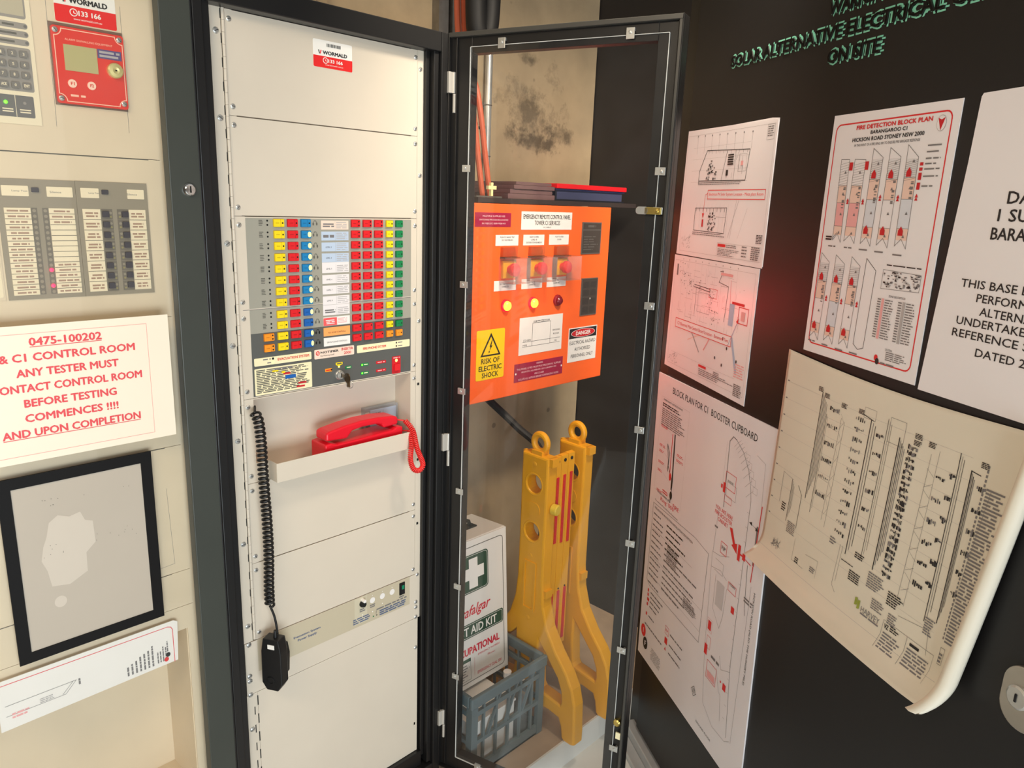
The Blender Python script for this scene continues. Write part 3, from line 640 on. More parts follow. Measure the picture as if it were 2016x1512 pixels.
# lamp and label panels
im = []
g = G(); MG = M('module_grey', (150, 140, 122), .5); MD = M('module_slot', (116, 108, 96), .5); LBL = M('aged_label', (240, 224, 192), .5); BTN = M('dark_blue_button', (62, 58, 66), .5)
g.box(-.3800, -.2716, -.0015, 0, 1.4875, 1.6718, MG); g.y = -.0015
for x0, x1 in ((-.3365, -.328), (-.3212, -.3128)):
    g.rect(x0, 1.4945, x1, 1.629, MD, 1)
    for k in range(16): g.ell((x0+x1)/2, 1.6245-k*.00843, .0026, .0026, MG, 2, 10)
ma = g.build('indicator_module', alarm)
def labels(x0, x1, n, cols, pr, seed, parent):
    random.seed(seed); g = G(); g.box(x0, x1, -.0023, -.0016, 1.4945, 1.6285, LBL); g.y = -.0023; h = .134/n
    for k in range(n):
        z = 1.6285-h*k
        if k: g.rect(x0, z-.0004, x1, z+.0004, MD, 1)
        if pr(k): g.greek(x0+.003, z-h*.82, x1-.003, z-h*.25, 1 if n == 16 else 2, M('brown_print', (170, 138, 116), .5), 1, .55, .25, True, word=.012)
    g.build('label_strip', parent)
labels(-.3722, -.3370, 16, 1, lambda k: True, 1, ma); labels(-.3121, -.2762, 16, 1, lambda k: k < 3 or k > 9, 2, ma)
g = G(); g.box(-.2712, -.1615, -.0015, 0, 1.4875, 1.6722, MG); g.y = -.0015
for x0, x1, lx in ((-.2365, -.2192, -.2223), (-.2122, -.1942, -.2082)):
    g.rect(x0, 1.4945, x1, 1.629, MD, 1)
    for k in range(8): g.ell(lx, 1.6225-k*.01685, .0022, .0022, MG, 2, 10); g.ell(lx, 1.6165-k*.01685, .0018, .0018, M('olive_lamp', (150, 140, 96), .5), 2, 10); g.rect(x0, 1.6115-k*.01685, x1, 1.6121-k*.01685, MG, 3)
mb = g.build('indicator_module', alarm)
labels(-.2642, -.2378, 8, 1, lambda k: True, 3, mb); labels(-.1937, -.1668, 8, 1, lambda k: True, 4, mb)
for x in (-.2303, -.2003):
    for k in range(8): g = G(); g.prism(rr_pts(x-.005, 1.6207-k*.01675-.0048, x+.005, 1.6207-k*.01675+.0048, .001, 3), -.005, -.0018, BTN); g.build('button', mb)
for pa, hs, bx in ((ma, ((-.3725, -.3370), (-.3125, -.2760)), -.3282), (mb, ((-.2643, -.2374), (-.1938, -.1670)), -.2283)):
    for n_, (x0, x1) in enumerate(hs):
        g = G(); g.prism(rr_pts(x0, 1.6460, x1, 1.6615, .001, 3), -.0022, -.0015, LBL); g.y = -.0022
        g.text(('Lamp Test', 'Silence')[n_], (x0+x1)/2+(.006 if n_ == 0 else -.006), 1.6535, .021 if pa is ma and n_ == 0 else .016, .0032, GREY, 1)
        g.build('header_label', pa)
    g = G(); g.prism(rr_pts(bx-.005, 1.6523, bx+.005, 1.6595, .001, 3), -.004, -.0015, BTN); g.build('button', pa)
for z in (1.5325, 1.5074):
    g = G(); g.lathe((-.3172, -.0018, z), (0, -1, 0), [(0, .0030), (.0016, .0026), (.0026, .0001)], LITR, 12); g.build('lamp', ma)
g = G(); g.box(-.52, -.3835, -.0015, 0, 1.4885, 1.6718, PANEL2); g.prism(rr_pts(-.48, 1.4925, -.386, 1.56, .003, 3), -.0022, -.0015, LBL); g.build('label_panel', alarm)
# the closed clear door: stile with lock on the right
g = G(); g.box(-.1358, -.0835, -.037, -.014, .10, 2.016, POST); g.box(-.0832, -.0790, -.033, .018, .10, 2.016, BLK); g.box(-.716, -.66, -.037, -.014, .10, 2.016, POST); g.box(-.66, -.1358, -.037, -.014, 1.985, 2.016, POST); g.box(-.66, -.1358, -.037, -.014, .10, .16, POST)
ad = g.build('cabinet_door', alarm, bevel=.0015)
g = G(); g.box(-.67, -.131, -.0135, -.0105, .15, 1.99, glass('clear_door_pane', (.99, .99, .98), .012, (.85, .78, .68))); g.build('clear_pane', ad)
g = G(); g.lathe((-.1045, -.037, 1.6648), (0, -1, 0), [(0, .0115), (.003, .0115), (.006, .0095), (.007, .008), (.0072, .0001)], M('chrome', (226, 226, 226), .12, 1), 24); g.prism([(-.1058, 1.660), (-.1032, 1.660), (-.1036, 1.671), (-.1054, 1.671)], -.0449, -.0441, DARK); g.build('lock', ad)

# ---------------------------------------------------------------- papers on the alarm cabinet
REDN = M('notice_red', (228, 76, 82), .5); REDL = M('notice_red_line', (236, 160, 150), .5); NOTE = M('notice_paper', (246, 232, 210), .35, var=.01, vscale=9)
g = G(); ny = -.0375
g.box(-.468, -.157, ny-.0012, ny, 1.2345, 1.4530, NOTE); g.y = ny-.0012
g.frame2(-.452, 1.246, -.1936, 1.4400, .0007, REDL, 1)
for t, x, zb, w_ in (('0475-100202', -.317, 1.4205, .103), ('D1 & C1 CONTROL ROOM', -.3268, 1.3965, .2225), ('ANY TESTER MUST', -.3167, 1.3722, .147), ('CONTACT CONTROL ROOM', -.317, 1.3480, .2185), ('BEFORE TESTING', -.3174, 1.3236, .134), ('COMMENCES !!!!', -.3175, 1.2995, .136), ('AND UPON COMPLETION', -.317, 1.2755, .2030)):
    g.text(t, x, zb+.0064, w_, .0122, REDN, 2, .035)
    if t[0] == '0' or t[:3] == 'AND': g.rect(x-w_/2, zb-.0022, x+w_/2, zb-.0012, REDN, 2)
tag(g.build('paper_notice'), 'white laminated notice with bold red capitals taped on the closed clear door', 'notice')
FRB = M('black_vinyl', (16, 14, 14), .6, spec=.2)
fr = thing('sign_frame', 'black frame round an empty grey-beige card with glue marks on the closed clear door', 'frame', (-.314, -.0135, .874))
g = G(); fx0, fx1, fz0, fz1, b_ = -.4325, -.1955, .8735, 1.2045, .0187; fy = -.0165
g.box(fx0, fx1, fy, -.0136, fz1-b_, fz1, FRB); g.box(fx0, fx1, fy, -.0136, fz0, fz0+b_, FRB); g.box(fx0, fx0+b_, fy, -.0136, fz0+b_, fz1-b_, FRB); g.box(fx1-b_, fx1, fy, -.0136, fz0+b_, fz1-b_, FRB)
g.build('border', fr)
GLUE = M('paler_glue_mark', (204, 192, 176), .5)
g = G(y=-.0141)
g.flat([(-.372, 1.09), (-.366, 1.115), (-.352, 1.125), (-.335, 1.118), (-.318, 1.122), (-.312, 1.105), (-.300, 1.10), (-.299, 1.06), (-.315, 1.045), (-.316, 1.01), (-.345, .995), (-.372, 1.0), (-.376, 1.03), (-.383, 1.05), (-.378, 1.075)], GLUE, 1); g.ell(-.362, .968, .0095, .0105, GLUE, 1)
BK = M('grey_beige_card', (186, 174, 158), .5, var=.02, vscale=6)
GL2 = M('paler_glue_mark', (204, 192, 176), .5)
keep = g; g.v = [Vector((v.x, -.0150, v.z)) for v in g.v]; g.mats = [GL2]; g.build('glue_patch', fr)
g = G(); g.box(fx0+b_, fx1-b_, -.0148, -.0137, fz0+b_, fz1-b_, BK); g.build('backing_sheet', fr)
g = G(y=-.0149); random.seed(5)
for k in range(26): x = random.choice((-.37, -.36, -.305, -.27, -.24))+random.uniform(-.012, .012); z = random.choice((1.16, 1.15, 1.07, 1.06))+random.uniform(-.006, .006); g.ell(x, z, .0006, .0006, ICON, 2, 6)
g.build('dirt_specks', fr)
# folded plan showing through the bottom of the clear door
g = G(); py = -.0100
PL = [(-.47, .760), (-.1745, .7655), (-.1705, .848), (-.178, .853), (-.47, .8545)]
g.prism(PL, py, py+.0012, WHITE); g.y = py
g.line([(-.47, .846), (-.19, .8435), (-.184, .841), (-.181, .835), (-.181, .765)], .0013, REDN, 1)
for k in range(7): g.greek(-.268+.0075*k, .772, -.264+.0075*k, .772+.02+.004*k, 1, GREY, 1, .8, .1, rot=True, word=.008)
for k in range(4): g.greek(-.213+.005*k, .774, -.210+.005*k, .808, 1, GREY, 1, .8, .3, rot=True, word=.008)
g.ell(-.196, .776, .0042, .0048, RED, 1); g.ell(-.1925, .785, .0042, .0048, INK, 2); g.greek(-.1945, .792, -.1915, .815, 1, GREY, 1, .8, .1, rot=True, word=.008)
g.line([(-.46, .806), (-.352, .806), (-.37, .786), (-.46, .786)], .0007, GREY, 1); g.line([(-.357, .806), (-.375, .787)], .0007, GREY, 1); g.greek(-.41, .787, -.385, .797, 3, LGREY, 1, .5, .3, word=.006); g.greek(-.349, .795, -.345, .808, 1, GREY, 1, .8, .1, rot=True, word=.006); g.greek(-.452, .778, -.425, .79, 2, PINK, 1, .6, .2, word=.008)
tag(g.build('folded_plan'), 'folded white plan with a red border line standing low behind the closed clear door', 'paper')

# ---------------------------------------------------------------- things in and on the middle cabinet
ph = thing('telephone', 'red fire telephone lying in the cream tray, handset on its cradle', 'telephone', (.264, .01, 1.0895))
RP = M('red_plastic', (226, 24, 44), .3, spec=.5)
g = G(); g.prism([(.160, 1.0895), (.369, 1.0895), (.369, 1.143), (.352, 1.1445), (.340, 1.139), (.190, 1.136), (.175, 1.141), (.160, 1.1395)], -.022, .036, RP); g.build('base', ph, bevel=.003)
g = G()
prof = [(.1655, 1.146), (.1655, 1.163), (.175, 1.167), (.215, 1.173), (.26, 1.1765), (.305, 1.1755), (.345, 1.1715), (.357, 1.1675), (.358, 1.150), (.318, 1.1475), (.313, 1.1565), (.300, 1.1605), (.26, 1.1615), (.232, 1.158), (.222, 1.147), (.218, 1.143)]
g.prism(prof, -.018, .026, RP); g.build('handset', ph, bevel=.004)
def fr_(p, y, k=None): s_ = (1.357+y)/1.357; return (-.662+(p[0]+.662)*s_, y, 1.665+(p[1]-1.665)*s_)
RC = M('red_coil_cord', (230, 48, 44), .35)
pc = [(.356, .0, 1.158)]+[fr_(p, y) for p, y in (((.3919, 1.1474), -.02), ((.4160, 1.1180), -.040), ((.4293, 1.0691), -.050), ((.4480, 1.0250), -.052), ((.4380, 1.0105), -.052), ((.4190, 1.0180), -.050), ((.4090, 1.046), -.046), ((.4123, 1.0852), -.043), ((.4066, 1.1202), -.030))]+[(.366, -.005, 1.128)]
g = G(); g.tube(coil(pc[1:-1], .0050, .0043, 9), .0019, RC, 6); g.tube(spline(pc[:2], 3), .002, RC, 6); g.tube(spline(pc[-2:], 3), .002, RC, 6); g.build('coiled_cord', ph, smooth=True)
mic = thing('hand_microphone', 'black hand microphone hanging on a coiled black cord', 'microphone', (.028, -.035, .592))
MB = M('black_plastic', (20, 20, 21), .42, bump=.05, bscale=500)
mc = [(.0165, .0035, 1.247)]+[fr_(p, -.026) for p in ((.0140, 1.235), (.0212, 1.2147), (.0250, 1.1676), (.0257, 1.1152), (.0272, 1.0616), (.0297, .9958), (.0302, .9152), (.0275, .8450), (.0274, .7990))]
g = G(); g.tube(coil(mc[1:], .0086, .0100, 12), .0028, MB, 7); g.tube(spline([mc[-1], fr_((.036, .772), -.028), fr_((.0405, .745), -.03), fr_((.0425, .716), -.033)], 6), .0026, MB, 8); g.tube(spline(mc[:2], 3), .0026, MB, 6); g.build('coiled_cord', mic, smooth=True)
mx, my = fr_((.030, .65), -.040)[0]+.002, -.041
def mloc(v): a = math.radians(-60); v = Vector((v.x*1.12, v.y*1.1, v.z)); return Vector((mx+v.x*math.cos(a)-v.y*math.sin(a), my+v.x*math.sin(a)+v.y*math.cos(a), v.z))
zt_ = 1.665-(1.665-.7215)*.97; zb_ = 1.665-(1.665-.592)*.97
g = G(fn=mloc); H = zt_-zb_
g.prism([(-.0165, zt_), (.0165, zt_), (.021, zt_-.03), (.0215, zb_+.02), (.012, zb_+.003), (-.012, zb_+.003), (-.0215, zb_+.02), (-.021, zt_-.03)], -.012, .012, MB)
g.prism([(-.015, zt_-.003), (.015, zt_-.003), (.019, zt_-.03), (.019, zb_+.024), (.011, zb_+.008), (-.011, zb_+.008), (-.019, zb_+.024), (-.019, zt_-.03)], .012, .016, MB)
g.prism([(-.014, zt_-.025), (.014, zt_-.025), (.018, zt_-.05), (.016, zb_+.03), (-.016, zb_+.03), (-.018, zt_-.05)], .016, .027, MB)
mbod = g.build('microphone_body', mic, bevel=.003)
g = G(fn=mloc); g.lathe((-.002, -.0118, zb_+.028), (0, -1, 0), [(0, .009), (.002, .0085), (.0022, .0065), (.0008, .006), (.0008, .0001)], MB, 18); g.build('grille', mic)
g = G(fn=mloc); g.box(-.006, .008, -.0128, -.0118, zt_-.022, zt_-.012, STW); g.build('maker_label', mic)
g = G(fn=mloc); g.cyl((.004, 0, zt_-.002), (.004, 0, zt_+.016), .0042, MB, 12, .003); g.build('cord_grip', mic)
# clear plastic box behind the telephone
CP = glass('clear_plastic_box', (.88, .9, .92), .16, (.8, .84, .9))
cb = thing('plastic_box', 'small clear plastic box with pale blue card behind the red telephone', 'box', (.354, .05, 1.0895))
g = G(); g.box(.308, .403, .0435, .0585, 1.0895, 1.181, CP); g.build('box_shell', cb)
g = G(); g.box(.325, .400, .046, .047, 1.10, 1.174, LB); g.y = .046; g.line([(.362, 1.155), (.362, 1.172)], .0006, GREY, 1); g.greek(.33, 1.158, .358, 1.168, 2, GREY, 1, .4, .3, word=.01); g.box(.311, .322, .046, .047, 1.15, 1.17, LP); g.build('card', cb)
# key in the switch
ky = thing('key', 'small key with wire ring hanging in the key switch', 'key', (.2125, -.012, 1.2862))
KM = M('dark_bronze', (92, 74, 52), .35, .9)
g = G(); g.box(.2114, .2122, -.022, -.0098, 1.2822, 1.2895, KM); g.lathe((.2108, -.031, 1.2845), (1, 0, 0), [(0, .0105), (.002, .0105)], KM, 20); g.build('blade', ky)
g = G(); g.torus((.2165, -.033, 1.2690), (.8, .5, 0), .0078, .0007, STEEL, 24, 6); g.build('ring', ky)
g = G(); g.box(.2120, .2135, -.040, -.029, 1.2645, 1.282, KM); g.build('spare_key', ky, bevel=.0005)
# ---------------------------------------------------------------- orange remote control panel on the back wall
OY = .15
ORG = M('orange_enamel', (255, 104, 40), .4, var=.02, vscale=8, bump=.02)
op = thing('remote_control_panel', 'bright orange wall box with three covered push buttons and warning labels', 'control panel', (1.05, .27, 1.093))
g = G(); g.box(.745, 1.345, OY+.018, .398, 1.098, 1.650, ORG); g.build('box_body', op)
g = G(); g.box(.738, 1.355, OY, OY+.016, 1.093, 1.659, ORG); od = g.build('box_door', op, bevel=.002)
MAR = M('maroon_label', (158, 22, 62), .45); PNT = M('pale_print', (240, 200, 205), .5)
def lab(x0, z0, x1, z1, m, name='label_plate', t=.0012):
    g = G(); g.box(x0, x1, OY-t, OY, z0, z1, m); g.y = OY-t; return g
def lines(g, L, x, z1, z0, wmax, m, h=.5, bold=.0, cw=None):
    n = len(L); H = (z1-z0)/n
    mxl = max(len(s) for s in L)
    for i, s in enumerate(L): g.text(s, x, z1-(i+.5)*H, wmax*len(s)/mxl, H*h, m, 2, bold)
g = lab(.7445, 1.596, .884, 1.6345, MAR); lines(g, ['MULTIPLE SUPPLIES SEE', 'SWITCHING PROCEDURE LOCATED', 'IN MSB DC1.B08-MSB-N/1'], .816, 1.630, 1.600, .112, PNT, .45); g.build('label_plate', od)
g = lab(.9275, 1.588, 1.1545, 1.640, WHITE); g.text('EMERGENCY REMOTE CONTROL PANEL', 1.041, 1.6255, .212, .0125, INK, 2, .01); g.text('TOWER C1 SERVICES', 1.041, 1.608, .115, .0125, INK, 2, .01); g.text('DC1-ERCP', 1.041, 1.595, .036, .0035, INK, 2); g.build('label_plate', od)
for x0, x1, L in ((.8255, .9175, ['PUSH TO SHUNT TRIP', 'DC1-B2 MSB-001']), (.9390, 1.0300, ['PUSH TO OPEN', 'LEVEL 08', 'DISTRIBUTION BOARD 01']), (1.0525, 1.1440, ['PUSH TO OPEN', 'CO-GEN'])):
    g = lab(x0, 1.5430, x1, 1.5735, WHITE); H = .0068
    for i, s in enumerate(L): g.text(s, (x0+x1)/2, 1.567-i*.008, .0032*len(s), .0046, INK, 2)
    g.build('label_plate', od)
for x0, x1, L in ((.8245, .9148, ['DC1-B2 MSB-001', 'CONNECTED']), (.9385, 1.0293, ['LEVEL 08', 'CONNECTED']), (1.051, 1.1405, ['CO-GEN', 'CONNECTED'])):
    g = lab(x0, 1.4150, x1, 1.4445, WHITE)
    for i, s in enumerate(L): g.text(s, (x0+x1)/2, 1.4345-i*.008, .0032*len(s), .0046, INK, 2)
    g.build('label_plate', od)
SMK = M('smoked_window', (74, 66, 62), .25); SMK2 = M('smoked_window_frame', (96, 92, 88), .4)
g = lab(1.2075, 1.5115, 1.305, 1.6115, SMK2, t=.003); g.rect(1.211, 1.589, 1.301, 1.608, SMK, 1); g.greek(1.235, 1.595, 1.275, 1.603, 1, SMK2, 2, .8, .0, word=.03); g.rect(1.211, 1.515, 1.301, 1.586, SMK, 1); g.greek(1.216, 1.522, 1.296, 1.57, 6, SMK2, 2, .35, .4, word=.03); g.build('meter', od)
g = lab(1.220, 1.3125, 1.304, 1.4340, SMK2, t=.003); g.rect(1.2225, 1.315, 1.3015, 1.4315, SMK, 1)
for i in range(4):
    for j in range(2): g.rrect(1.229+.036*j, 1.322+.027*i, 1.259+.036*j, 1.342+.027*i, .003, M('smoked_key', (62, 55, 52), .4), 2)
g.ell(1.266, 1.367, .0022, .003, STW, 3); g.build('meter', od)
YS = M('warning_yellow', (250, 204, 20), .4)
g = G(); g.prism(rr_pts(.762, 1.1590, .8755, 1.3060, .005, 3), OY-.001, OY, YS); g.y = OY-.001
g.flat([(.8190, 1.2965), (.7780, 1.2285), (.8600, 1.2285)], INK, 1); g.flat([(.8190, 1.2855), (.7868, 1.2330), (.8512, 1.2330)], YS, 2)
g.flat([(.8225, 1.2755), (.8135, 1.2555), (.8175, 1.2550), (.8125, 1.2415), (.8250, 1.2590), (.8203, 1.2595), (.8255, 1.2755)], INK, 3); g.flat([(.8105, 1.2365), (.8160, 1.2410), (.8105, 1.2445)], INK, 3)
for s, z, w_ in (('RISK OF', 1.2150, .074), ('ELECTRIC', 1.1935, .092), ('SHOCK', 1.1730, .066)): g.text(s, .819, z, w_, .0150, INK, 2, .015)
g.build('warning_label', od)
g = lab(.9375, 1.2135, 1.1355, 1.3280, WHITE)
g.line([(.953, 1.253), (1.125, 1.253)], .0010, INK, 1); g.line([(.953, 1.238), (1.125, 1.239)], .0010, INK, 1); g.line([(.995, 1.239), (.995, 1.309), (1.078, 1.309), (1.078, 1.239)], .0012, INK, 1); g.line([(.998, 1.309), (.998, 1.315), (1.072, 1.315)], .0006, INK, 1)
g.text('L08 PV CELLS DB', 1.037, 1.3135, .07, .0055, INK, 2); g.text('CO-GEN', .972, 1.258, .034, .0055, INK, 2); g.text('MSB', .963, 1.243, .018, .0050, INK, 2); g.text('GROUND', 1.106, 1.279, .036, .0050, INK, 2); g.text('FLOOR', 1.106, 1.267, .028, .0050, INK, 2); g.text('B2', 1.106, 1.245, .01, .005, INK, 2); g.build('diagram_plate', od)
g = lab(1.1705, 1.1615, 1.3175, 1.2750, WHITE); g.rect(1.1735, 1.2395, 1.3145, 1.2720, INK, 1); g.ell(1.244, 1.2558, .062, .0140, WHITE, 2, 32); g.ell(1.244, 1.2558, .060, .0128, DRED, 3, 32); g.text('DANGER', 1.244, 1.2558, .076, .0125, WHITE, 4, .03)
for s, z, w_ in (('ELECTRICAL HAZARD', 1.2255, .134), ('AUTHORISED', 1.2035, .082), ('PERSONNEL ONLY', 1.1815, .115)): g.text(s, 1.244, z, w_, .0115, INK, 2)
g.build('danger_label', od)
g = lab(.9220, 1.1315, 1.1465, 1.1880, MAR); lines(g, ['WARNING', 'THIS PANEL IS FED FROM MULTIPLE 240VAC SUPPLIES', 'FROM DC1-B2-MSB-001, DC1-L08-EMPV-001', 'AND CO-GEN', 'ISOLATE ALL SUPPLIES BEFORE COMMENCING WORK'], 1.034, 1.1865, 1.1330, .205, PNT, .55)
for x in (.928, 1.1405): g.ell(x, 1.158, .003, .0034, STW, 2, 12)
g.build('label_plate', od)
# emergency stops under clear covers, and their lamps
COV = glass('clear_hinged_cover', (.99, .98, .98), .07, (1, .82, .76), ior=1.18)
for k, x in enumerate((.877, .9935, 1.108)):
    g = G(); g.box(x-.026, x+.026, OY-.010, OY, 1.451, 1.502, M('yellow_base', (236, 178, 30), .45)); eb = g.build('stop_button', od, bevel=.002)
    g = G(); g.lathe((x, OY-.010, 1.4765), (0, -1, 0), [(0, .012), (.012, .012), (.013, .0185), (.022, .0195), (.027, .017), (.029, .009), (.0295, .0001)], M('mushroom_red', (226, 30, 42), .3), 28); g.build('mushroom_head', eb, smooth=False)
    g = G(); cx0, cx1, cy, cz0, cz1, t = x-.0345, x+.0345, OY-.060, 1.4395, 1.5115, .0016
    g.box(cx0, cx1, cy, cy+t, cz0, cz1, COV); g.box(cx0, cx0+t, cy+t, OY-.0005, cz0, cz1, COV); g.box(cx1-t, cx1, cy+t, OY-.0005, cz0, cz1, COV); g.box(cx0+t, cx1-t, cy+t, OY-.0005, cz1-t, cz1, COV); g.box(cx0+t, cx1-t, cy+t, OY-.0005, cz0, cz0+t, COV)
    g.build('clear_cover', eb)
    g = G(); g.box(cx0+.004, cx1-.006, OY-.012, OY-.0005, 1.5118, 1.5395, glass('amber_hinge', (.9, .66, .34), .12, (.6, .36, .14))); g.box(cx0+.003, cx1-.004, OY-.02, OY-.0005, 1.5075, 1.5118, M('dark_hinge', (70, 44, 30), .5)); g.build('cover_hinge', eb)
    lit = k < 2
    g = G(); g.lathe((x-.004, OY, 1.3712), (0, -1, 0), [(0, .0180), (.006, .0175), (.008, .0145)], M('lamp_bezel_lit', (230, 24, 44), .35, emit=1.2) if lit else M('lamp_bezel', (150, 24, 40), .35), 26); lb = g.build('indicator_lamp', od)
    if lit:                               # the lamp's own red light
        l = bpy.data.lights.new('indicator_light', 'SPOT'); l.spot_size = 2.6; l.spot_blend = .6; l.energy = .9; l.color = (1, .03, .07); l.shadow_soft_size = .012
        lo_ = bpy.data.objects.new('indicator_light', l); COL.objects.link(lo_); lo_.location = (x-.004, OY-.034, 1.3712); lo_.rotation_euler = (-math.pi/2, 0, 0)
    g = G(); g.lathe((x-.004, OY-.0075, 1.3712), (0, -1, 0), [(0, .0142), (.006, .013), (.010, .009), (.0115, .0001)], M('lamp_lit', (255, 120, 30), .3, emit=9) if lit else M('lamp_off', (120, 14, 34), .2), 24); g.build('lens', lb)
# shelf board on the box, with folders
g = G(); g.box(.76, 1.50, .155, .397, 1.6605, 1.674, M('dark_shelf', (52, 42, 40), .5)); tag(g.build('shelf_board'), 'dark narrow shelf board lying on top of the orange box', 'shelf')
FOL = 'folders on the orange box'
PURP = M('dull_mauve_card', (112, 84, 84), .55, var=.08, vscale=30); NAVY = M('navy_binder', (34, 40, 84), .4); NAVYD = M('navy_binder_dark', (20, 22, 34), .5); RB = M('red_folder', (222, 22, 34), .35)
yb = .175
g = G(); g.box(1.105, 1.462, yb+.004, .375, 1.6745, 1.679, NAVYD); g.box(1.105, 1.462, yb+.004, .375, 1.7065, 1.7105, NAVY); g.box(1.105, 1.112, yb+.004, .375, 1.679, 1.7065, NAVYD); g.box(1.116, 1.455, yb+.010, .37, 1.679, 1.7065, M('file_pages', (58, 62, 92), .6))
tag(g.build('ring_binder'), 'navy blue binder lying flat under the red folder', 'binder')
g = G(); g.box(1.108, 1.468, yb, .30, 1.7108, 1.7255, RB); tag(g.build('folder', bevel=.002), 'red folder lying flat on the navy binder', 'folder')
z = 1.6745; LBS = ['lowest mauve document folder left of the navy binder', 'second lowest mauve document folder left of the navy binder', 'third mauve document folder up, left of the navy binder', 'topmost mauve document folder left of the navy binder']
for k in range(4):
    h_ = (.015, .013, .012, .0095)[k]; r_ = (1.098, 1.090, 1.096, 1.085)[k]
    g = G(); g.box(.895+.012*k, r_, yb+.004*(k % 2), .365, z, z+h_-.0008, PURP); g.box(.90+.012*k, r_+.003, yb+.006, .36, z+h_*.3, z+h_*.55, M('mauve_card_edge', (150, 126, 122), .55))
    tag(g.build('document_folder'), LBS[k], 'folder', FOL); z += h_
# cable gland and two orange cables rising behind the door's left side
CGM = M('cream_gland', (240, 220, 160), .4)
g = G(); g.box(.776, .876, .18, .20, 1.6748, 1.679, GALV); g.box(.838, .846, .186, .194, 1.679, 1.716, CGM); g.box(.827, .858, .185, .195, 1.697, 1.707, CGM)
tag(g.build('cable_gland'), 'small cream cross-shaped cable fitting standing on the shelf board', 'fitting')
OC = M('orange_cable_sheath', (196, 92, 58), .5)
g = G(); g.tube(spline([(.856, .24, 1.6742), (.838, .242, 1.78), (.812, .25, 1.95), (.806, .30, 2.10), (.820, .33, 2.45), (.820, .33, 2.9)], 8), .0085, OC, 10); g.tube([(.8252, .246, 1.868), (.8238, .246, 1.876)], .0102, DARK, 10); tag(g.build('power_cable'), 'left orange cable curving up behind the clear door', 'cable', 'orange cables')
g = G(); g.tube(spline([(.886, .24, 1.6742), (.867, .242, 1.78), (.838, .25, 1.95), (.830, .30, 2.10), (.846, .33, 2.45), (.846, .33, 2.9)], 8), .0085, OC, 10); g.tube([(.8535, .246, 1.862), (.8521, .246, 1.870)], .0102, DARK, 10); tag(g.build('power_cable'), 'right orange cable curving up behind the clear door, beside the other', 'cable', 'orange cables')
# conduits, strut and hose on the back wall
g = G(); g.cyl((1.005, .383, 1.6745), (1.005, .383, 3.2), .0115, STEEL, 16); tag(g.build('conduit'), 'shiny steel conduit running up the concrete wall behind the door top', 'conduit')
g = G()
for z in (1.80, 1.95, 2.12, 2.4, 2.8): g.box(.985, 1.025, .391, .3995, z-.008, z+.008, GALV); g.torus((1.005, .383, z), (0, 0, 1), .0115, .0022, GALV, 18, 6)
bpy.context.view_layer.update()
cnd = [o for o in COL.objects if o.name == 'conduit'][0]; g.build('pipe_clip', cnd)
g = G(); g.box(.795, .83, .37, .3995, 2.03, 3.2, GALV); g.box(.845, .880, .37, .3995, 2.03, 3.2, GALV); g.box(.83, .845, .392, .3995, 2.03, 3.2, GALV); tag(g.build('strut_channel'), 'grey galvanised strut channel upright on the concrete wall above the cabinet', 'channel')
g = G(); g.cyl((.905, .385, 2.02), (.905, .385, 3.2), .011, STEEL, 14); tag(g.build('conduit'), 'steel conduit beside the galvanised strut channel', 'conduit')
HOSE = M('black_rubber', (14, 13, 13), .6)
hp = [(.812, .235, 2.9), (.806, .235, 2.5), (.808, .235, 2.17), (.822, .235, 2.10), (.846, .235, 2.10), (.862, .235, 2.18), (.860, .235, 2.5), (.850, .235, 2.9)]
g = G(); g.tube(spline(hp, 10), .028, HOSE, 14); tag(g.build('cable_bundle', smooth=True), 'thick black cable loop hanging above the clear door', 'cable')
g = G(); g.box(.30, .40, .36, .3995, 2.075, 2.45, M('beige_box', (172, 150, 116), .6)); g.box(.41, .44, .375, .3995, 2.1, 3.0, M('beige_box', (172, 150, 116), .6)); tag(g.build('junction_box'), 'beige box and duct on the concrete wall above the cabinet', 'box')
g = G(); BLKC = M('black_strap', (20, 19, 20), .6)
g.tube(spline([(.92, .30, 1.0915), (.92, .299, 1.084), (.93, .28, 1.06), (.965, .17, .98), (1.0, .09, .90), (1.0, .07, .7), (.99, .10, .3), (.99, .12, .095)], 8), .012, BLKC, 10)
tag(g.build('power_lead'), 'black lead running from under the orange box down behind the barrier', 'cable')

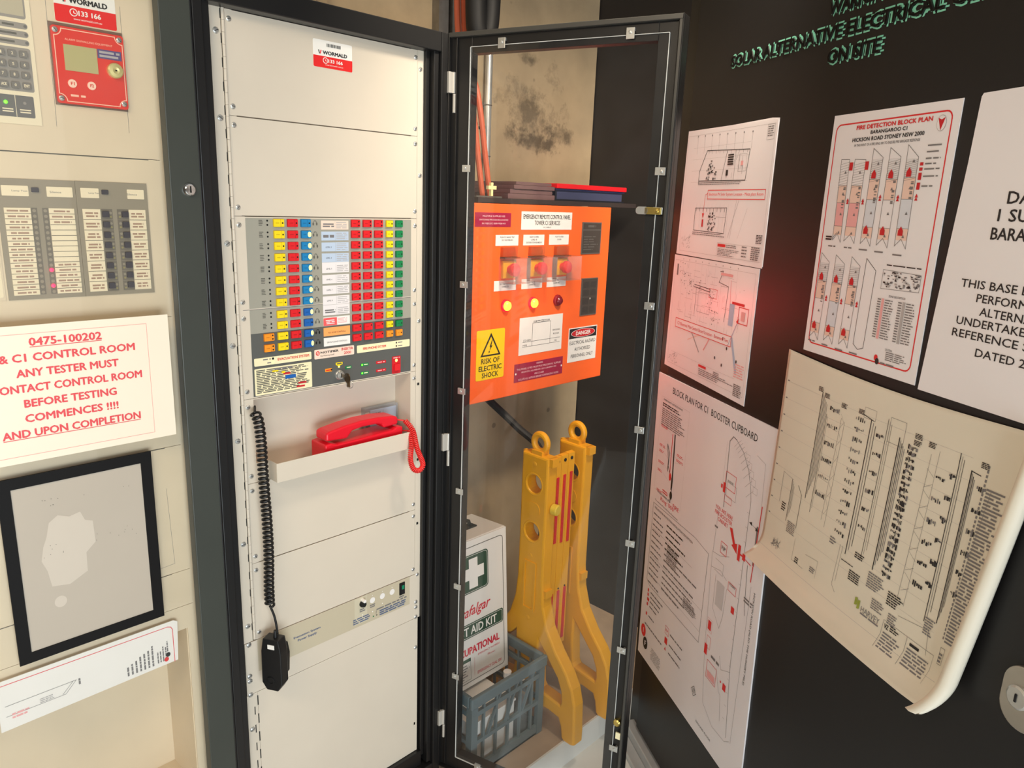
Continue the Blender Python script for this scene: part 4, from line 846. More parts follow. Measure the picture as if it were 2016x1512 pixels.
# ---------------------------------------------------------------- yellow folding barrier
YB = M('yellow_plastic', (236, 168, 22), .42, var=.05, vscale=10, bump=.03); YBH = M('yellow_plastic_knob', (230, 196, 60), .4); RRF = M('red_reflector', (214, 30, 36), .35, var=.12, vscale=220)
bar = thing('folding_barrier', 'yellow plastic folding barrier with red reflective stripes standing on the concrete plinth', 'barrier', (.95, -.008, .09))
def post(x):
    # outline in (y, z), mirrored about y = -.008
    half = [(.050, .957), (.051, .90), (.050, .70), (.051, .56), (.058, .49), (.078, .425), (.118, .365), (.160, .318), (.186, .275), (.200, .225), (.205, .13), (.205, .096), (.194, .0905), (.165, .0905), (.156, .098), (.150, .135), (.140, .158), (.10, .163), (.06, .160), (.0, .158)]
    outer = [(-.008-a, z) for a, z in half]+[(-.008+a, z) for a, z in half[-2::-1]]
    holes = []
    for sg in (1, -1): holes.append([(-.008+sg*a, z) for a, z in ((.048, .375), (.085, .335), (.128, .288), (.145, .25), (.148, .215), (.143, .203), (.060, .212), (.052, .222), (.046, .30))][::sg])
    def circ(y, z, r, n=24): return [(y+r*math.cos(2*math.pi*k/n), z+r*math.sin(2*math.pi*k/n)) for k in range(n)]
    holes += [circ(-.008, .868, .0290), circ(-.008, .718, .0290)]
    vs, fs = plate([outer]+holes, .016, .006, 'post')
    g = G(); g.add([(x+.022+v.z, v.x, v.y) for v in vs], fs, YB)
    for zc in (.868, .718):           # dished rims round the holes
        g.torus((x+.004, -.008, zc), (1, 0, 0), .0330, .0050, YB, 28, 8)
    g.torus((x+.022, -.008, .9905), (1, 0, 0), .0250, .0098, YB, 28, 12)
    g.box(x+.006, x+.038, -.028, .012, .954, .969, YB)
    for zc in (.930, .640, .435): g.lathe((x+.002, -.008, zc), (-1, 0, 0), [(-.002, .010), (.001, .009), (.003, .006), (.0035, .0001)], YB, 16)
    pts = rr_pts(-.036, .768, .020, .812, .021, 6); g.add([(x-.0015, p[0], p[1]) for p in pts]+[(x+.004, p[0], p[1]) for p in pts], [tuple(range(len(pts)))]+[(k, (k+1) % len(pts), len(pts)+(k+1) % len(pts), len(pts)+k) for k in range(len(pts))], YB)
    for y0, y1, z0, z1 in ((-.032, -.026, .469, .616), (.010, .016, .469, .616), (-.032, .016, .616, .622), (-.032, .016, .463, .469)): g.box(x-.003, x+.004, y0, y1, z0, z1, YB)
    for k in range(4):
        zc = .49+.035*k; g.torus((x+.0025, -.008, zc), (1, 0, 0), .0105, .0030, YB, 16, 6)
    for zc in (.945, .53): g.box(x+.006, x+.036, -.071, -.056, zc-.012, zc+.012, YB); g.box(x+.014, x+.028, .042, .052, zc-.012, zc+.012, YB)
    o = g.build('end_post', bar); return o
p1 = post(.858); p2 = post(1.026)
for x in (.858,):
    g = G(); g.lathe((x+.030, -.060, .798), (.15, -1, 0), [(0, .0165), (.016, .0165), (.019, .0135), (.0195, .0001)], YBH, 22); g.build('locking_knob', p1)
sl = []
for k in range(3):
    x0 = .9030+.0300*k
    g = G(); g.box(x0, x0+.0284, -.048, -.030, .335-.010*k, .948+.001*k, YB)
    g.cyl((x0+.014, -.050, .934), (x0+.014, -.046, .934), .0055, DARK, 12); g.cyl((x0+.014, -.0500, .515), (x0+.014, -.046, .515), .003, DARK, 10)
    o = g.build('slat', bar, bevel=.003); sl.append(o)
    g = G()
    for z0, z1 in ((.675, .885), (.345, .505)): g.box(x0+.009, x0+.0195, -.0505, -.0478, z0-.005*k, z1+.003*k, RRF)
    g.build('reflective_strip', o)

# ---------------------------------------------------------------- crate, first aid cabinet and what is in the crate
CRT = M('grey_blue_crate', (98, 114, 118), .5, var=.06, vscale=12)
cx0, cx1, cy0, cy1, cz0, cz1 = .543, .852, -.102, .215, .09, .352
crate = thing('milk_crate', 'grey plastic milk crate standing on the plinth behind the clear door', 'crate', (.70, .056, .09))
g = G(); t = .010
def wall(along, fixed, a0, a1, th_=.010):
    def bb(a, b, z0, z1, th=t):
        if along == 'x': g.box(a, b, fixed, fixed+th, z0, z1, CRT)
        else: g.box(fixed, fixed+th, a, b, z0, z1, CRT)
    bb(a0, a1, cz0, cz0+.03); bb(a0, a1, cz0+.105, cz0+.117); bb(a0, a1, cz0+.195, cz0+.210); n = 6
    for k in range(1, n):
        a = a0+(a1-a0)*k/n
        if along == 'x': g.box(a-.0035, a+.0035, fixed+.0012, fixed+th_-.0012, cz0+.02, cz1-.03, CRT)
        else: g.box(fixed+.0012, fixed+th_-.0012, a-.0035, a+.0035, cz0+.02, cz1-.03, CRT)
    for a, b in ((a0, a0+.022), (a1-.022, a1)):
        if along == 'x': g.box(a-.0016, b, fixed-.0016, fixed+th_+.0016, cz0-.0004, cz1-.02, CRT)
        else: g.box(fixed-.0011, fixed+th_+.0011, a+.001, b-.001, cz0-.0002, cz1-.02, CRT)
wall('x', cy0+.006, cx0+.006, cx1-.006); wall('x', cy1-.016, cx0+.006, cx1-.006); wall('y', cx0+.006, cy0+.006, cy1-.006); wall('y', cx1-.016, cy0+.006, cy1-.006)
g.box(cx0+.006, cx1-.006, cy0+.006, cy1-.006, cz0, cz0+.006, CRT)
for k in range(3):                      # slanting ribs on the front
    x = cx0+.07+.07*k; g.prism([(x, cz0+.117), (x+.007, cz0+.117), (x+.055, cz1-.03), (x+.048, cz1-.03)], cy0+.0064, cy0+.0138, CRT)
g.build('basket', crate)
g = G()
g.box(cx0, cx1, cy0, cy0+.014, cz1-.034, cz1, CRT); g.box(cx0, cx1, cy1-.014, cy1, cz1-.034, cz1, CRT); g.box(cx0, cx0+.014, cy0+.014, cy1-.014, cz1-.034, cz1, CRT); g.box(cx1-.014, cx1, cy0+.014, cy1-.014, cz1-.034, cz1, CRT)
g.build('rim', crate, bevel=.004)
CARD = M('white_carton', (226, 222, 214), .6, var=.03, vscale=14)
cart = thing('carton', 'white carton inside the grey crate under the first aid box', 'box', (.65, .05, .0965))
g = G(); g.box(.565, .738, -.078, .190, .0965, .243, CARD)
g.build('carton_body', cart, bevel=.002)
g = G(); g.box(.563, .7405, -.0815, .192, .2432, .2505, CARD); g.build('lid', cart, bevel=.001)
fa = thing('first_aid_box', 'white metal first aid box with green cross standing on the carton in the crate', 'first aid box', (.693, .036, .2625), world=False, rotx=math.radians(-4.0))
FAW = M('white_enamel', (234, 230, 222), .4, var=.015, vscale=8); FAG = M('first_aid_green', (34, 74, 56), .45); FAR = M('first_aid_red', (214, 40, 62), .45)
FW, FH, FD = .131, .460, .15
g = G(); g.box(-FW, FW, .0012, FD, .0, FH, FAW); fbx = g.build('case', fa, bevel=.003)
g = G(y=-.0); g.box(-FW+.001, FW-.001, -.002, .001, .002, FH-.002, FAW); g.y = -.002
g.rline(-.115, .018, .115, .438, .012, .0022, ICON, 1)
g.rrect(-.066, .297, .054, .415, .012, FAG, 1); g.rline(-.062, .301, .050, .411, .010, .0012, STW, 2)
for a, b in ((.0170, .046), (.042, .018)): g.rect(-.006-a, .356-b, -.006+a, .356+b, STW, 3)
g.text('Trafalgar', -.012, .238, .139, .040, FAR, 2, -.012, rot=.05, shear=.35)
g.rrect(-.118, .158, .112, .204, .008, FAG, 1); g.rline(-.114, .162, .108, .200, .006, .0012, STW, 2); g.text('FIRST AID KIT', -.008, .181, .184, .026, STW, 3, .02)
g.text('OCCUPATIONAL', -.006, .117, .200, .023, FAR, 2, .035)
random.seed(9); g.frame2(-.112, .026, -.025, .095, .0010, GREENI, 1); g.rect(-.112, .085, -.025, .095, GREENI, 2); g.greek(-.108, .03, -.03, .08, 6, GREY, 2, .35, .3, word=.03)
g.text('EMERGENCY NUMBERS', .05, .093, .09, .006, FAR, 2); g.text('Phone:', .06, .076, .03, .006, FAR, 2); g.text('EMERGENCY DIAL 000', .052, .035, .1, .010, FAR, 2); g.line([(-.01, .09), (-.01, .03)], .0006, FAR, 2)
g.build('lid', fa)
g = G(); g.tube([(-.055, .075, FH), (-.05, .075, FH+.018), (-.035, .075, FH+.024), (.035, .075, FH+.024), (.05, .075, FH+.018), (.055, .075, FH)], .006, DARK, 8); g.box(-.075, .07, .06, .09, FH, FH+.004, DARK); g.build('handle', fa)
BOT = glass('frosted_bottle', (.85, .87, .87), .2, (.75, .76, .74), ior=1.3)
BL = ['frosted plastic bottle standing in the crate right of the carton, nearest the front', 'frosted plastic bottle standing in the crate behind the front one']
for k, (x, y) in enumerate(((.790, -.052), (.790, .004))):
    b = thing('bottle', BL[k], 'bottle', (x, y, .0965), group='bottles in the crate')
    g = G(); g.lathe((x, y, .0965), (0, 0, 1), [(0, .023), (.004, .0255), (.11, .0255), (.135, .02), (.15, .011), (.158, .011)], BOT, 22); g.build('bottle_body', b, smooth=True)
    g = G(); g.lathe((x, y, .2547), (0, 0, 1), [(0, .0125), (.018, .0125), (.019, .0001)], WHITE, 18); g.build('cap', b)
# ---------------------------------------------------------------- papers taped to the black door (x along the leaf, z up)
def on_door(name, label, g, cat='poster', bevel=0):
    o = g.build(name); o.location = DO; o.rotation_euler = (0, 0, DR); return tag(o, label, cat)
TAPE = glass('clear_tape', (1, 1, 1), .12, (.9, .9, .88))
# upper A3 drawing
random.seed(21)
g = G(); T = .0009
g.prism([(.036, 1.546), (.4605, 1.544), (.4600, 1.852), (.4480, 1.8545), (.047, 1.8600)], -T, -.0002, LAM); g.prism([(.060, 1.55), (.4625, 1.5475), (.4625, 1.8555), (.435, 1.858), (.06, 1.856)], -.0002, 0, LAM); g.y = -T
g.frame2(.052, 1.556, .452, 1.846, .0005, LGREY, 1)
for k in range(8): x = .105+.037*k; g.line([(x, 1.842-.001*k), (x, 1.8)], .0005, GREY, 1); g.ell(x, 1.843-.001*k, .0022, .0022, GREY, 2, 8)
for k in range(4): g.line([(.085, 1.815-.028*k), (.36, 1.815-.028*k)], .0003, LGREY, 1)
B = [(.128, 1.727), (.128, 1.757), (.160, 1.806), (.360, 1.799), (.352, 1.732), (.128, 1.734)]
g.line(B+[B[0]], .0016, INK, 2); g.line([(.26, 1.802), (.243, 1.735)], .001, INK, 2); g.line([(.30, 1.80), (.30, 1.735)], .001, GREY, 2)
for k in range(11): g.line([(.17+.018*k, 1.805-.0005*k), (.17+.018*k, 1.798-.0005*k)], .0009, GREY, 2)
for k in range(5): g.rect(.266, 1.768+.0052*k, .292, 1.7713+.0052*k, INK, 3)
g.rect(.262, 1.744, .272, 1.757, INK, 3)
for k in range(34): x = .165+random.random()*.045; z = 1.735+random.random()*.045*(1-abs(x-.185)/.03*.6); g.rect(x, z, x+.002+.006*random.random(), z+.0015+.004*random.random(), random.choice((INK, GREY, GREY)), 3)
for k in range(16): x = .275+random.random()*.07; z = 1.735+random.random()*.05; g.line([(x, z), (x, z+.012*random.random()+.004)], .0007, GREY, 3)
g.greek(.128, 1.723, .35, 1.731, 2, GREY, 2, .4, .1, word=.006); g.frame2(.318, 1.752, .35, 1.79, .0005, GREY, 3); g.rect(.327, 1.765, .337, 1.775, PINK, 4)
g.frame2(.1835, 1.690, .4415, 1.711, .0016, RED, 2); g.text('Electrical PV Solar System Location - Mezz plant Room', .3125, 1.7005, .245, .0085, RED, 3)
g.line([(.1835, 1.703), (.172, 1.700), (.169, 1.652)], .0012, RED, 3); g.flat([(.163, 1.655), (.175, 1.655), (.169, 1.643)], RED, 4); g.rect(.1655, 1.622, .1735, 1.640, DRED, 4)
B = [(.124, 1.6165), (.124, 1.667), (.284, 1.670), (.280, 1.610), (.124, 1.612)]; g.line(B+[B[0]], .0014, INK, 2)
for k in range(9): g.line([(.13+.018*k, 1.668), (.13+.018*k, 1.660)], .0012, INK, 2); g.line([(.13+.02*k, 1.678), (.13+.02*k, 1.60)], .0003, LGREY, 1)
for k in range(34): x = .195+random.random()*.035; z = 1.613+random.random()*.04; g.rect(x, z, x+.002+.005*random.random(), z+.0015+.004*random.random(), random.choice((INK, GREY)), 3)
g.line([(.235, 1.648), (.283, 1.648)], .0007, GREY, 2); g.line([(.30, 1.602), (.335, 1.688)], .0006, GREY, 2); g.line([(.345, 1.602), (.375, 1.67)], .0005, LGREY, 2); g.line([(.31, 1.6), (.325, 1.688)], .0005, GREY, 2)
g.greek(.12, 1.60, .29, 1.609, 2, GREY, 2, .4, .15, word=.008); g.greek(.425, 1.82, .449, 1.843, 5, GREY, 2, .4, .3, word=.01); g.frame2(.423, 1.814, .45, 1.845, .0005, GREY, 2); g.greek(.425, 1.595, .45, 1.615, 6, INK, 2, .5, .2, word=.01)
g.frame2(.255, 1.556, .4465, 1.588, .0005, LGREY, 2); g.rect(.258, 1.579, .296, 1.5855, RED, 3); g.greek(.30, 1.578, .345, 1.586, 2, GREY, 3, .5, .2, word=.01); g.greek(.26, 1.558, .36, 1.575, 5, GREY, 3, .4, .5, word=.014); g.greek(.41, 1.558, .447, 1.588, 7, GREY, 3, .6, .2, word=.01); g.greek(.37, 1.56, .395, 1.588, 4, GREY, 3, .4, .3, word=.01)
for k in range(26): x = .06+random.random()*.05; z = 1.562+random.random()*.03; g.line([(x, z), (x+.01*random.random(), z+.008*random.random())], .0006, GREY, 3)
on_door('drawing_sheet', 'upper laminated drawing on the black door, red boxed note about the mezz plant room', g)
# lower A3 drawing
random.seed(22)
g = G(); T = .0012
g.prism([(.023, 1.2355), (.4525, 1.2300), (.4535, 1.5425), (.030, 1.5430)], -T, 0, LAM); g.y = -T
g.frame2(.04, 1.248, .442, 1.53, .0005, LGREY, 1)
for k in range(9): g.ell(.085+.035*k, 1.535, .002, .002, LGREY, 1, 8); g.line([(.085+.035*k, 1.53), (.085+.035*k, 1.36)], .0003, LGREY, 1)
for k in range(100):
    x = .06+random.random()*.34; z = 1.37+random.random()*.145; l_ = random.random()*.05
    (g.line([(x, z), (min(x+l_, .42), z)], .0005, random.choice((LGREY, GREY, LGREY)), 1) if k % 2 else g.line([(x, z), (x, min(z+l_*.7, 1.525))], .0005, random.choice((LGREY, GREY, LGREY)), 1))
for k in range(70): cx_, cz_ = random.choice(((.09, 1.50), (.13, 1.47), (.25, 1.45), (.28, 1.41), (.20, 1.48))); x = cx_+random.gauss(0, .013); z = cz_+random.gauss(0, .014); g.rect(x, z, x+.003, z+.002, random.choice((GREY, INK, LGREY)), 2)
g.rect(.052, 1.49, .06, 1.52, GREY, 2); g.line([(.160, 1.47), (.244, 1.466), (.244, 1.473), (.16, 1.476)], .0016, INK, 2); g.line([(.172, 1.47), (.172, 1.40)], .0012, GREY, 2)
g.line([(.286, 1.521), (.300, 1.523), (.284, 1.495), (.331, 1.489), (.325, 1.405)], .0013, INK, 2); g.line([(.34, 1.505), (.345, 1.46), (.345, 1.43)], .001, RED, 2); g.rect(.290, 1.513, .346, 1.519, PINK, 2); g.frame2(.24, 1.453, .28, 1.475, .0009, RED, 2); g.frame2(.185, 1.41, .25, 1.46, .0007, GREY, 2)
g.rect(.345, 1.40, .366, 1.452, PBLUE, 2); g.line([(.37, 1.37), (.40, 1.30)], .008, PBLUE, 2); g.line([(.16, 1.36), (.215, 1.31)], .004, LGREY, 2); g.line([(.27, 1.36), (.24, 1.32)], .004, PINK, 2); g.line([(.15, 1.33), (.26, 1.37)], .002, PEACH, 2)
g.frame2(.388, 1.412, .429, 1.449, .0018, RED, 3); g.rect(.40, 1.419, .417, 1.44, PINK, 3); g.rect(.355, 1.452, .41, 1.458, RED, 3)
g.rect(.072, 1.352, .368, 1.376, LAM, 3); g.frame2(.072, 1.352, .368, 1.376, .0016, RED, 4); g.text('C1 Electrical Main Switch Board Location - Basement Two', .220, 1.364, .272, .0085, RED, 5)
g.line([(.355, 1.352), (.390, 1.418)], .0011, BLUEI, 4); g.flat([(.382, 1.414), (.391, 1.410), (.392, 1.423)], RED, 5)
for x, z in ((.352, 1.345), (.30, 1.312), (.336, 1.301), (.40, 1.323), (.33, 1.365)): g.ell(x, z, .0028, .0042, INK, 4, 10)
for k in range(26): x = .045+random.random()*.05; z = 1.25+random.random()*.03; g.line([(x, z), (x+.01*random.random(), z+.008*random.random())], .0006, GREY, 3)
g.rect(.222, 1.273, .262, 1.279, RED, 3); g.greek(.225, 1.252, .40, 1.27, 4, GREY, 3, .4, .5, word=.012); g.greek(.30, 1.262, .335, 1.278, 4, GREY, 3, .5, .2, word=.01); g.greek(.40, 1.242, .437, 1.272, 7, GREY, 3, .6, .2, word=.01); g.greek(.395, 1.285, .437, 1.32, 6, PINK, 3, .4, .2, word=.02); g.line([(.06, 1.282), (.40, 1.282)], .0004, LGREY, 2)
on_door('drawing_sheet', 'lower laminated drawing on the black door, red boxed note about the main switch board', g)
# block plan poster
random.seed(23)
g = G(); T = .0035
g.prism([(.018, .317), (.625, .325), (.604, 1.219), (.0, 1.207)], -T, 0, LAM); g.y = -T
g.text('BLOCK PLAN FOR C1  BOOSTER CUPBOARD', .3125, 1.177, .43, .0175, INK, 2)
g.frame2(.033, .865, .205, 1.145, .0004, LGREY, 1); g.text('EMERGENCY INSTRUCTIONS', .105, 1.1385, .118, .0052, INK, 2); g.greek(.042, 1.118, .17, 1.13, 2, INK, 2, .5, .25, word=.02); g.greek(.042, 1.063, .19, 1.115, 9, GREY, 2, .45, .35, word=.02)
g.line([(.121, 1.056), (.124, .925)], .0032, RED, 2); g.line([(.135, 1.058), (.142, .925)], .0065, INK, 2); g.line([(.141, .93), (.141, .905)], .009, INK, 2); g.line([(.143, .905), (.139, .865)], .0045, GREY, 2); g.ell(.142, .885, .008, .012, INK, 3, 14); g.line([(.095, 1.02), (.108, .975), (.108, .945), (.113, 1.0), (.095, 1.02)], .0022, INK, 2); g.line([(.11, .96), (.135, .935)], .0026, INK, 2); g.ell(.128, .935, .007, .011, RED, 3, 14)
for x0, x1, z in ((.045, .09, 1.062), (.045, .085, 1.005), (.045, .08, .988), (.045, .085, .955), (.045, .08, .93), (.05, .09, .87), (.155, .195, 1.01), (.155, .195, .995)): g.greek(x0, z-.004, x1, z+.004, 2, RED, 2, .4, .2, word=.03); g.line([(x1, z), (.125 if x1 < .1 else .145, z-.012)], .0004, LGREY, 1)
g.greek(.088, .872, .125, .885, 2, RED, 2, .45, .1, True, word=.03)
g.text('In the event of a', .100, .866, .085, .0085, INK, 2); g.text('FIRE', .178, .862, .036, .0115, RED, 2); g.text("Ring '000'", .126, .850, .09, .0160, RED, 2); g.text('To ensure Fire Service Response', .120, .834, .15, .0058, INK, 2)
P = [(.038, .822), (.300, .832), (.375, .823), (.372, .57), (.060, .562), (.038, .575), (.038, .822)]; g.line(P, .0009, INK, 2)
g.text('FIRE BOOSTER PROTECTION INSTALLATION DESCRIPTION', .17, .812, .24, .0062, INK, 3)
for z in (.745, .660, .60): g.line([(.04, z), (.372 if z < .7 else .30, z)], .0005, GREY, 2)
z = .795
for k in range(12):
    g.greek(.046, z-.005, .046+.05+.03*random.random(), z, 1, GREY, 2, .8, .1, word=.02)
    g.greek(.135, z-.0055, .135+.08+.13*random.random(), z, 1, INK if k < 5 else GREY, 2, .8, .05, word=.022); z -= .0178
for k in range(10): g.greek(.15, .732-.0052*k, .23, .736-.0052*k, 1, GREY, 2, .7, .25, word=.012)
for k in range(6): g.greek(.27, .64-.005*k, .345, .644-.005*k, 1, GREY, 2, .7, .25, word=.012)
g.greek(.046, .57, .12, .575, 1, GREY, 2, .8, 0, word=.02)
for k, z in enumerate((.546, .531, .516, .500, .468)): g.rect(.052, z-.005, .060+.006*(k == 2), z+.005, RED, 2); g.greek(.072, z-.003, .16-.012*k, z+.003, 1, GREY, 2, .7, .1, word=.02)
g.frame2(.185, .482, .207, .506, .0012, RED, 2); g.text('FIP', .196, .494, .014, .008, RED, 3); g.rect(.187, .452, .204, .472, RED, 2); g.flat([(.19, .432), (.20, .432), (.195, .443)], RED, 2)
for z in (.494, .462, .436): g.greek(.216, z-.003, .30, z+.003, 1, GREY, 2, .7, .15, word=.02)
g.ell(.046, .405, .0165, .0195, RED, 3, 24); g.ell(.066, .372, .0155, .0195, INK, 4, 24); g.rect(.0445, .397, .048, .414, LAM, 4); g.text('F', .066, .372, .008, .016, LAM, 5, .04)
g.greek(.05, .430, .17, .436, 1, GREY, 2, .8, 0, word=.02); g.greek(.105, .345, .175, .385, 7, LGREY, 2, .5, .2, True, word=.015)
# the site plan down its right half
g.line([(.420, .97), (.416, 1.135), (.430, 1.150), (.445, 1.147)], .0022, GREY, 2); g.line([(.405, 1.02), (.405, 1.13)], .0005, LGREY, 2)
arc = [(.445, 1.147), (.480, 1.128), (.508, 1.095), (.525, 1.055), (.531, 1.03), (.530, .90), (.528, .60), (.545, .42)]; g.line(arc, .0012, GREY, 2)
for k in range(9): t = k/9; x = .45+.08*t; z = 1.14-.1*t*t-.02*t; g.line([(x, z), (x-.012, z-.012)], .0008, LGREY, 2); g.line([(x, z), (x+.014, z+.012)], .0008, LGREY, 2)
for k in range(5): g.frame2(.49+.011*k, 1.085-.016*k+.03, .507+.011*k, 1.10-.016*k+.03, .0006, LGREY, 2)
for k in range(16): g.line([(.53, 1.0-.036*k), (.522, 1.0-.036*k)], .0008, LGREY, 2)
g.line([(.534, 1.14), (.570, 1.132), (.575, 1.0)], .0005, GREY, 2)
g.frame2(.416, 1.02, .462, 1.06, .0012, RED, 3); g.greek(.426, 1.035, .452, 1.043, 1, LGREY, 3, .8, 0, word=.01); g.frame2(.425, 1.0, .468, 1.036, .0006, GREY, 2); g.rect(.409, 1.005, .419, 1.03, RED, 3); g.rect(.399, 1.012, .406, 1.022, RED, 3); g.frame2(.42, .985, .452, 1.002, .0009, RED, 3)
for i, s in enumerate(('YOU ARE HERE', 'FIRE BOOSTER', 'CABINET')): g.text(s, .425, .958-.0135*i, .0068*len(s), .0098, RED, 3)
g.flat([(.458, .934), (.470, .936), (.488, .905), (.497, .909), (.499, .884), (.473, .896), (.480, .900)], RED, 3)
g.rect(.503, .872, .514, .912, RED, 3); g.rect(.5135, .889, .526, .893, RED, 3); g.rect(.524, .883, .536, .899, RED, 3); g.line([(.53, .89), (.56, .886)], .002, RED, 3); g.line([(.577, 1.035), (.568, .85)], .0028, RED, 3); g.rect(.566, .89, .572, .985, GREY, 3)
g.flat([(.534, .981), (.546, .986), (.546, .977)], INK, 3); g.flat([(.574, .976), (.562, .981), (.562, .972)], INK, 3); g.line([(.54, .981), (.57, .977)], .0007, INK, 3)
g.frame2(.428, .855, .456, .884, .0014, RED, 3); g.text('FIP', .442, .870, .018, .010, INK, 4); g.greek(.39, .905, .405, .911, 1, GREY, 2, .8, 0, word=.02)
for a in ([(.40, .96), (.395, .84), (.43, .845), (.47, .862)], [(.392, .84), (.40, .70), (.405, .585), (.41, .54), (.425, .43)], [(.41, .83), (.45, .83), (.45, .80), (.41, .80)], [(.42, .79), (.422, .70), (.46, .665), (.47, .70), (.475, .78)], [(.395, .80), (.44, .81), (.47, .80)], [(.53, .59), (.49, .57), (.478, .6)], [(.47, .56), (.49, .51), (.50, .505), (.51, .44)], [(.425, .43), (.48, .40), (.54, .405), (.56, .42)]): g.line(a, .0011, LGREY, 2)
g.rect(.43, .715, .465, .78, M('pale_grey_fill', (206, 202, 202), .5), 2); g.line([(.548, .88), (.556, .78), (.56, .76)], .0012, INK, 2); g.line([(.572, .84), (.566, .42)], .0005, INK, 2); g.greek(.55, .79, .59, .805, 2, GREY, 3, .5, .2, word=.02)
g.frame2(.480, .782, .515, .803, .0012, RED, 3); g.text('HYDRANT', .4975, .8, .028, .006, INK, 4); g.rect(.503, .735, .517, .752, RED, 3); g.rect(.41, .635, .425, .66, RED, 3); g.frame2(.406, .63, .43, .665, .0008, PINK, 3); g.frame2(.412, .585, .430, .618, .0009, RED, 3); g.rect(.404, .563, .418, .592, RED, 3); g.frame2(.425, .508, .472, .556, .0012, RED, 3); g.rect(.43, .512, .467, .53, PINK, 3); g.rect(.506, .527, .52, .545, RED, 3); g.ell(.495, .54, .003, .003, RED, 3, 8); g.greek(.44, .57, .48, .58, 1, GREY, 3, .7, 0, word=.03)
g.text('HICKSON ROAD (ALSO THE HUNGRY MILE)', .588, .715, .235, .0085, INK, 3, rot=-math.pi/2)
g.line([(.362, .428), (.375, .413), (.388, .426), (.375, .442), (.362, .428)], .0012, INK, 3); g.text('N', .375, .428, .010, .014, INK, 3)
g.text('GROUND FLOOR', .44, .357, .08, .0055, INK, 3)
on_door('block_plan_poster', 'tall white block plan poster for the booster cupboard, low on the black door', g)
# fire detection plan
random.seed(24)
g = G(); T = .0012
g.prism([(.643, 1.4015), (.941, 1.4015), (.942, 1.838), (.645, 1.841)], -T, 0, LAM); g.y = -T
g.rline(.656, 1.4195, .926, 1.823, .012, .0024, RED, 1)
g.text('FIRE DETECTION BLOCK PLAN', .800, 1.8145, .176, .0068, RED, 3, .05); g.text('BARANGAROO C1', .793, 1.8045, .086, .0058, INK, 3, .03); g.text('HICKSON ROAD SYDNEY NSW 2000', .790, 1.7940, .170, .0064, INK, 3, .03); g.text('IN THE EVENT OF A FIRE RING 000 TO ENSURE FIRE BRIGADE RESPONSE', .790, 1.7845, .156, .0042, INK, 3)
g.ell(.907, 1.806, .0095, .012, LGREY, 2, 20); g.ell(.907, 1.806, .0088, .0112, LAM, 3, 20); g.flat([(.900, 1.814), (.907, 1.811), (.914, 1.814), (.907, 1.795)], DRED, 4)
def tower(x0, x1, zt1, zt2, zb, kind, xb=0):
    h_ = zt1-zb; X = lambda x, z: x+xb*(zt1-z)/h_
    z1_, z2_, z3_ = zb+h_*.68, zb+h_*.47, zb+h_*.18
    A = [(X(x0, zb), zb), (X((x0+x1)/2, zb), zb+.012 if kind != 4 else zb-.008), (X(x1, zb), zb-.003), (x1, zt2), (x0, zt1)]
    fills = {0: (LAM, PEACH, PINK), 1: (M('hatch_grey', (222, 220, 222), .5), PEACH, M('pale_blue_grey', (216, 220, 228), .5)), 2: (M('hatch_grey', (222, 220, 222), .5), PEACH, LAM), 4: (LAM, LAM, LAM)}[kind]
    for (za, zb_, m) in ((zt2-.002, z1_, fills[0]), (z1_, z2_, fills[1]), (z2_, z3_, fills[2]), (z3_, zb+.01, PEACH if kind != 4 else LAM)):
        if m is not LAM: g.flat([(X(x0+.001, zb_), zb_), (X(x1-.001, zb_), zb_), (X(x1-.001, za), za), (X(x0+.001, za), za)], m, 1)
    g.line(A+[A[0]], .0009, GREY if kind != 4 else INK, 2)
    if kind == 4: return
    for k in range(10): z = zt2-.004-(zt2-z1_)*k/10; g.line([(x0, z-.004), (x1, z)], .0004, GREY, 2)
    for z in (z1_, z2_, z3_): g.line([(X(x0, z), z), (X(x1, z), z)], .0006, GREY, 2)
    for k in range(14): z = z1_-.04*random.random(); g.rect(x1-.009+xb*.5, z, x1-.003+xb*.5, z+.0016, GREY, 3)
    for z in (zb+h_*.84, zb+h_*.58, zb+h_*.33, zb+h_*.10): x = (x0+x1)/2+.004; g.flat([(X(x-.003, z), z-.002), (X(x+.003, z), z-.002), (X(x, z), z+.003)], GREY, 4)
    for z in (zb+h_*.47, zb+h_*.5): g.flat([(x1+.004+xb*.5, z-.002), (x1+.011+xb*.5, z-.002), (x1+.0075+xb*.5, z+.004)], DRED, 4)
    if kind in (1, 2):
        for z in (zb+h_*.72, zb+h_*.14): x = X((x0+x1)/2-.003, z); g.flat([(x-.0055, z-.005), (x+.0055, z-.005), (x+.0055, z+.003), (x, z+.010), (x-.0055, z+.003)], DRED, 5)
tower(.682, .705, 1.762, 1.761, 1.618, 0, .005); tower(.719, .748, 1.761, 1.759, 1.618, 0, .0)
for x in (.711, .752): g.rect(x-.004, 1.742, x+.005, 1.756, DRED, 4)
tower(.764, .790, 1.777, 1.761, 1.616, 1, .0); tower(.805, .832, 1.776, 1.760, 1.616, 2, .0); tower(.845, .871, 1.778, 1.758, 1.617, 1, .003)
tower(.661, .687, 1.593, 1.577, 1.431, 2, -.004); tower(.704, .731, 1.592, 1.577, 1.431, 1, -.004); tower(.748, .773, 1.592, 1.577, 1.432, 2, -.003); tower(.787, .814, 1.592, 1.573, 1.440, 4, -.003)
for x, z in ((.69, 1.607), (.735, 1.607), (.776, 1.606), (.816, 1.605), (.86, 1.603), (.668, 1.424), (.71, 1.423), (.75, 1.422), (.79, 1.423)): g.greek(x-.013, z-.0015, x+.008, z+.0015, 1, GREY, 3, .8, 0, word=.02)
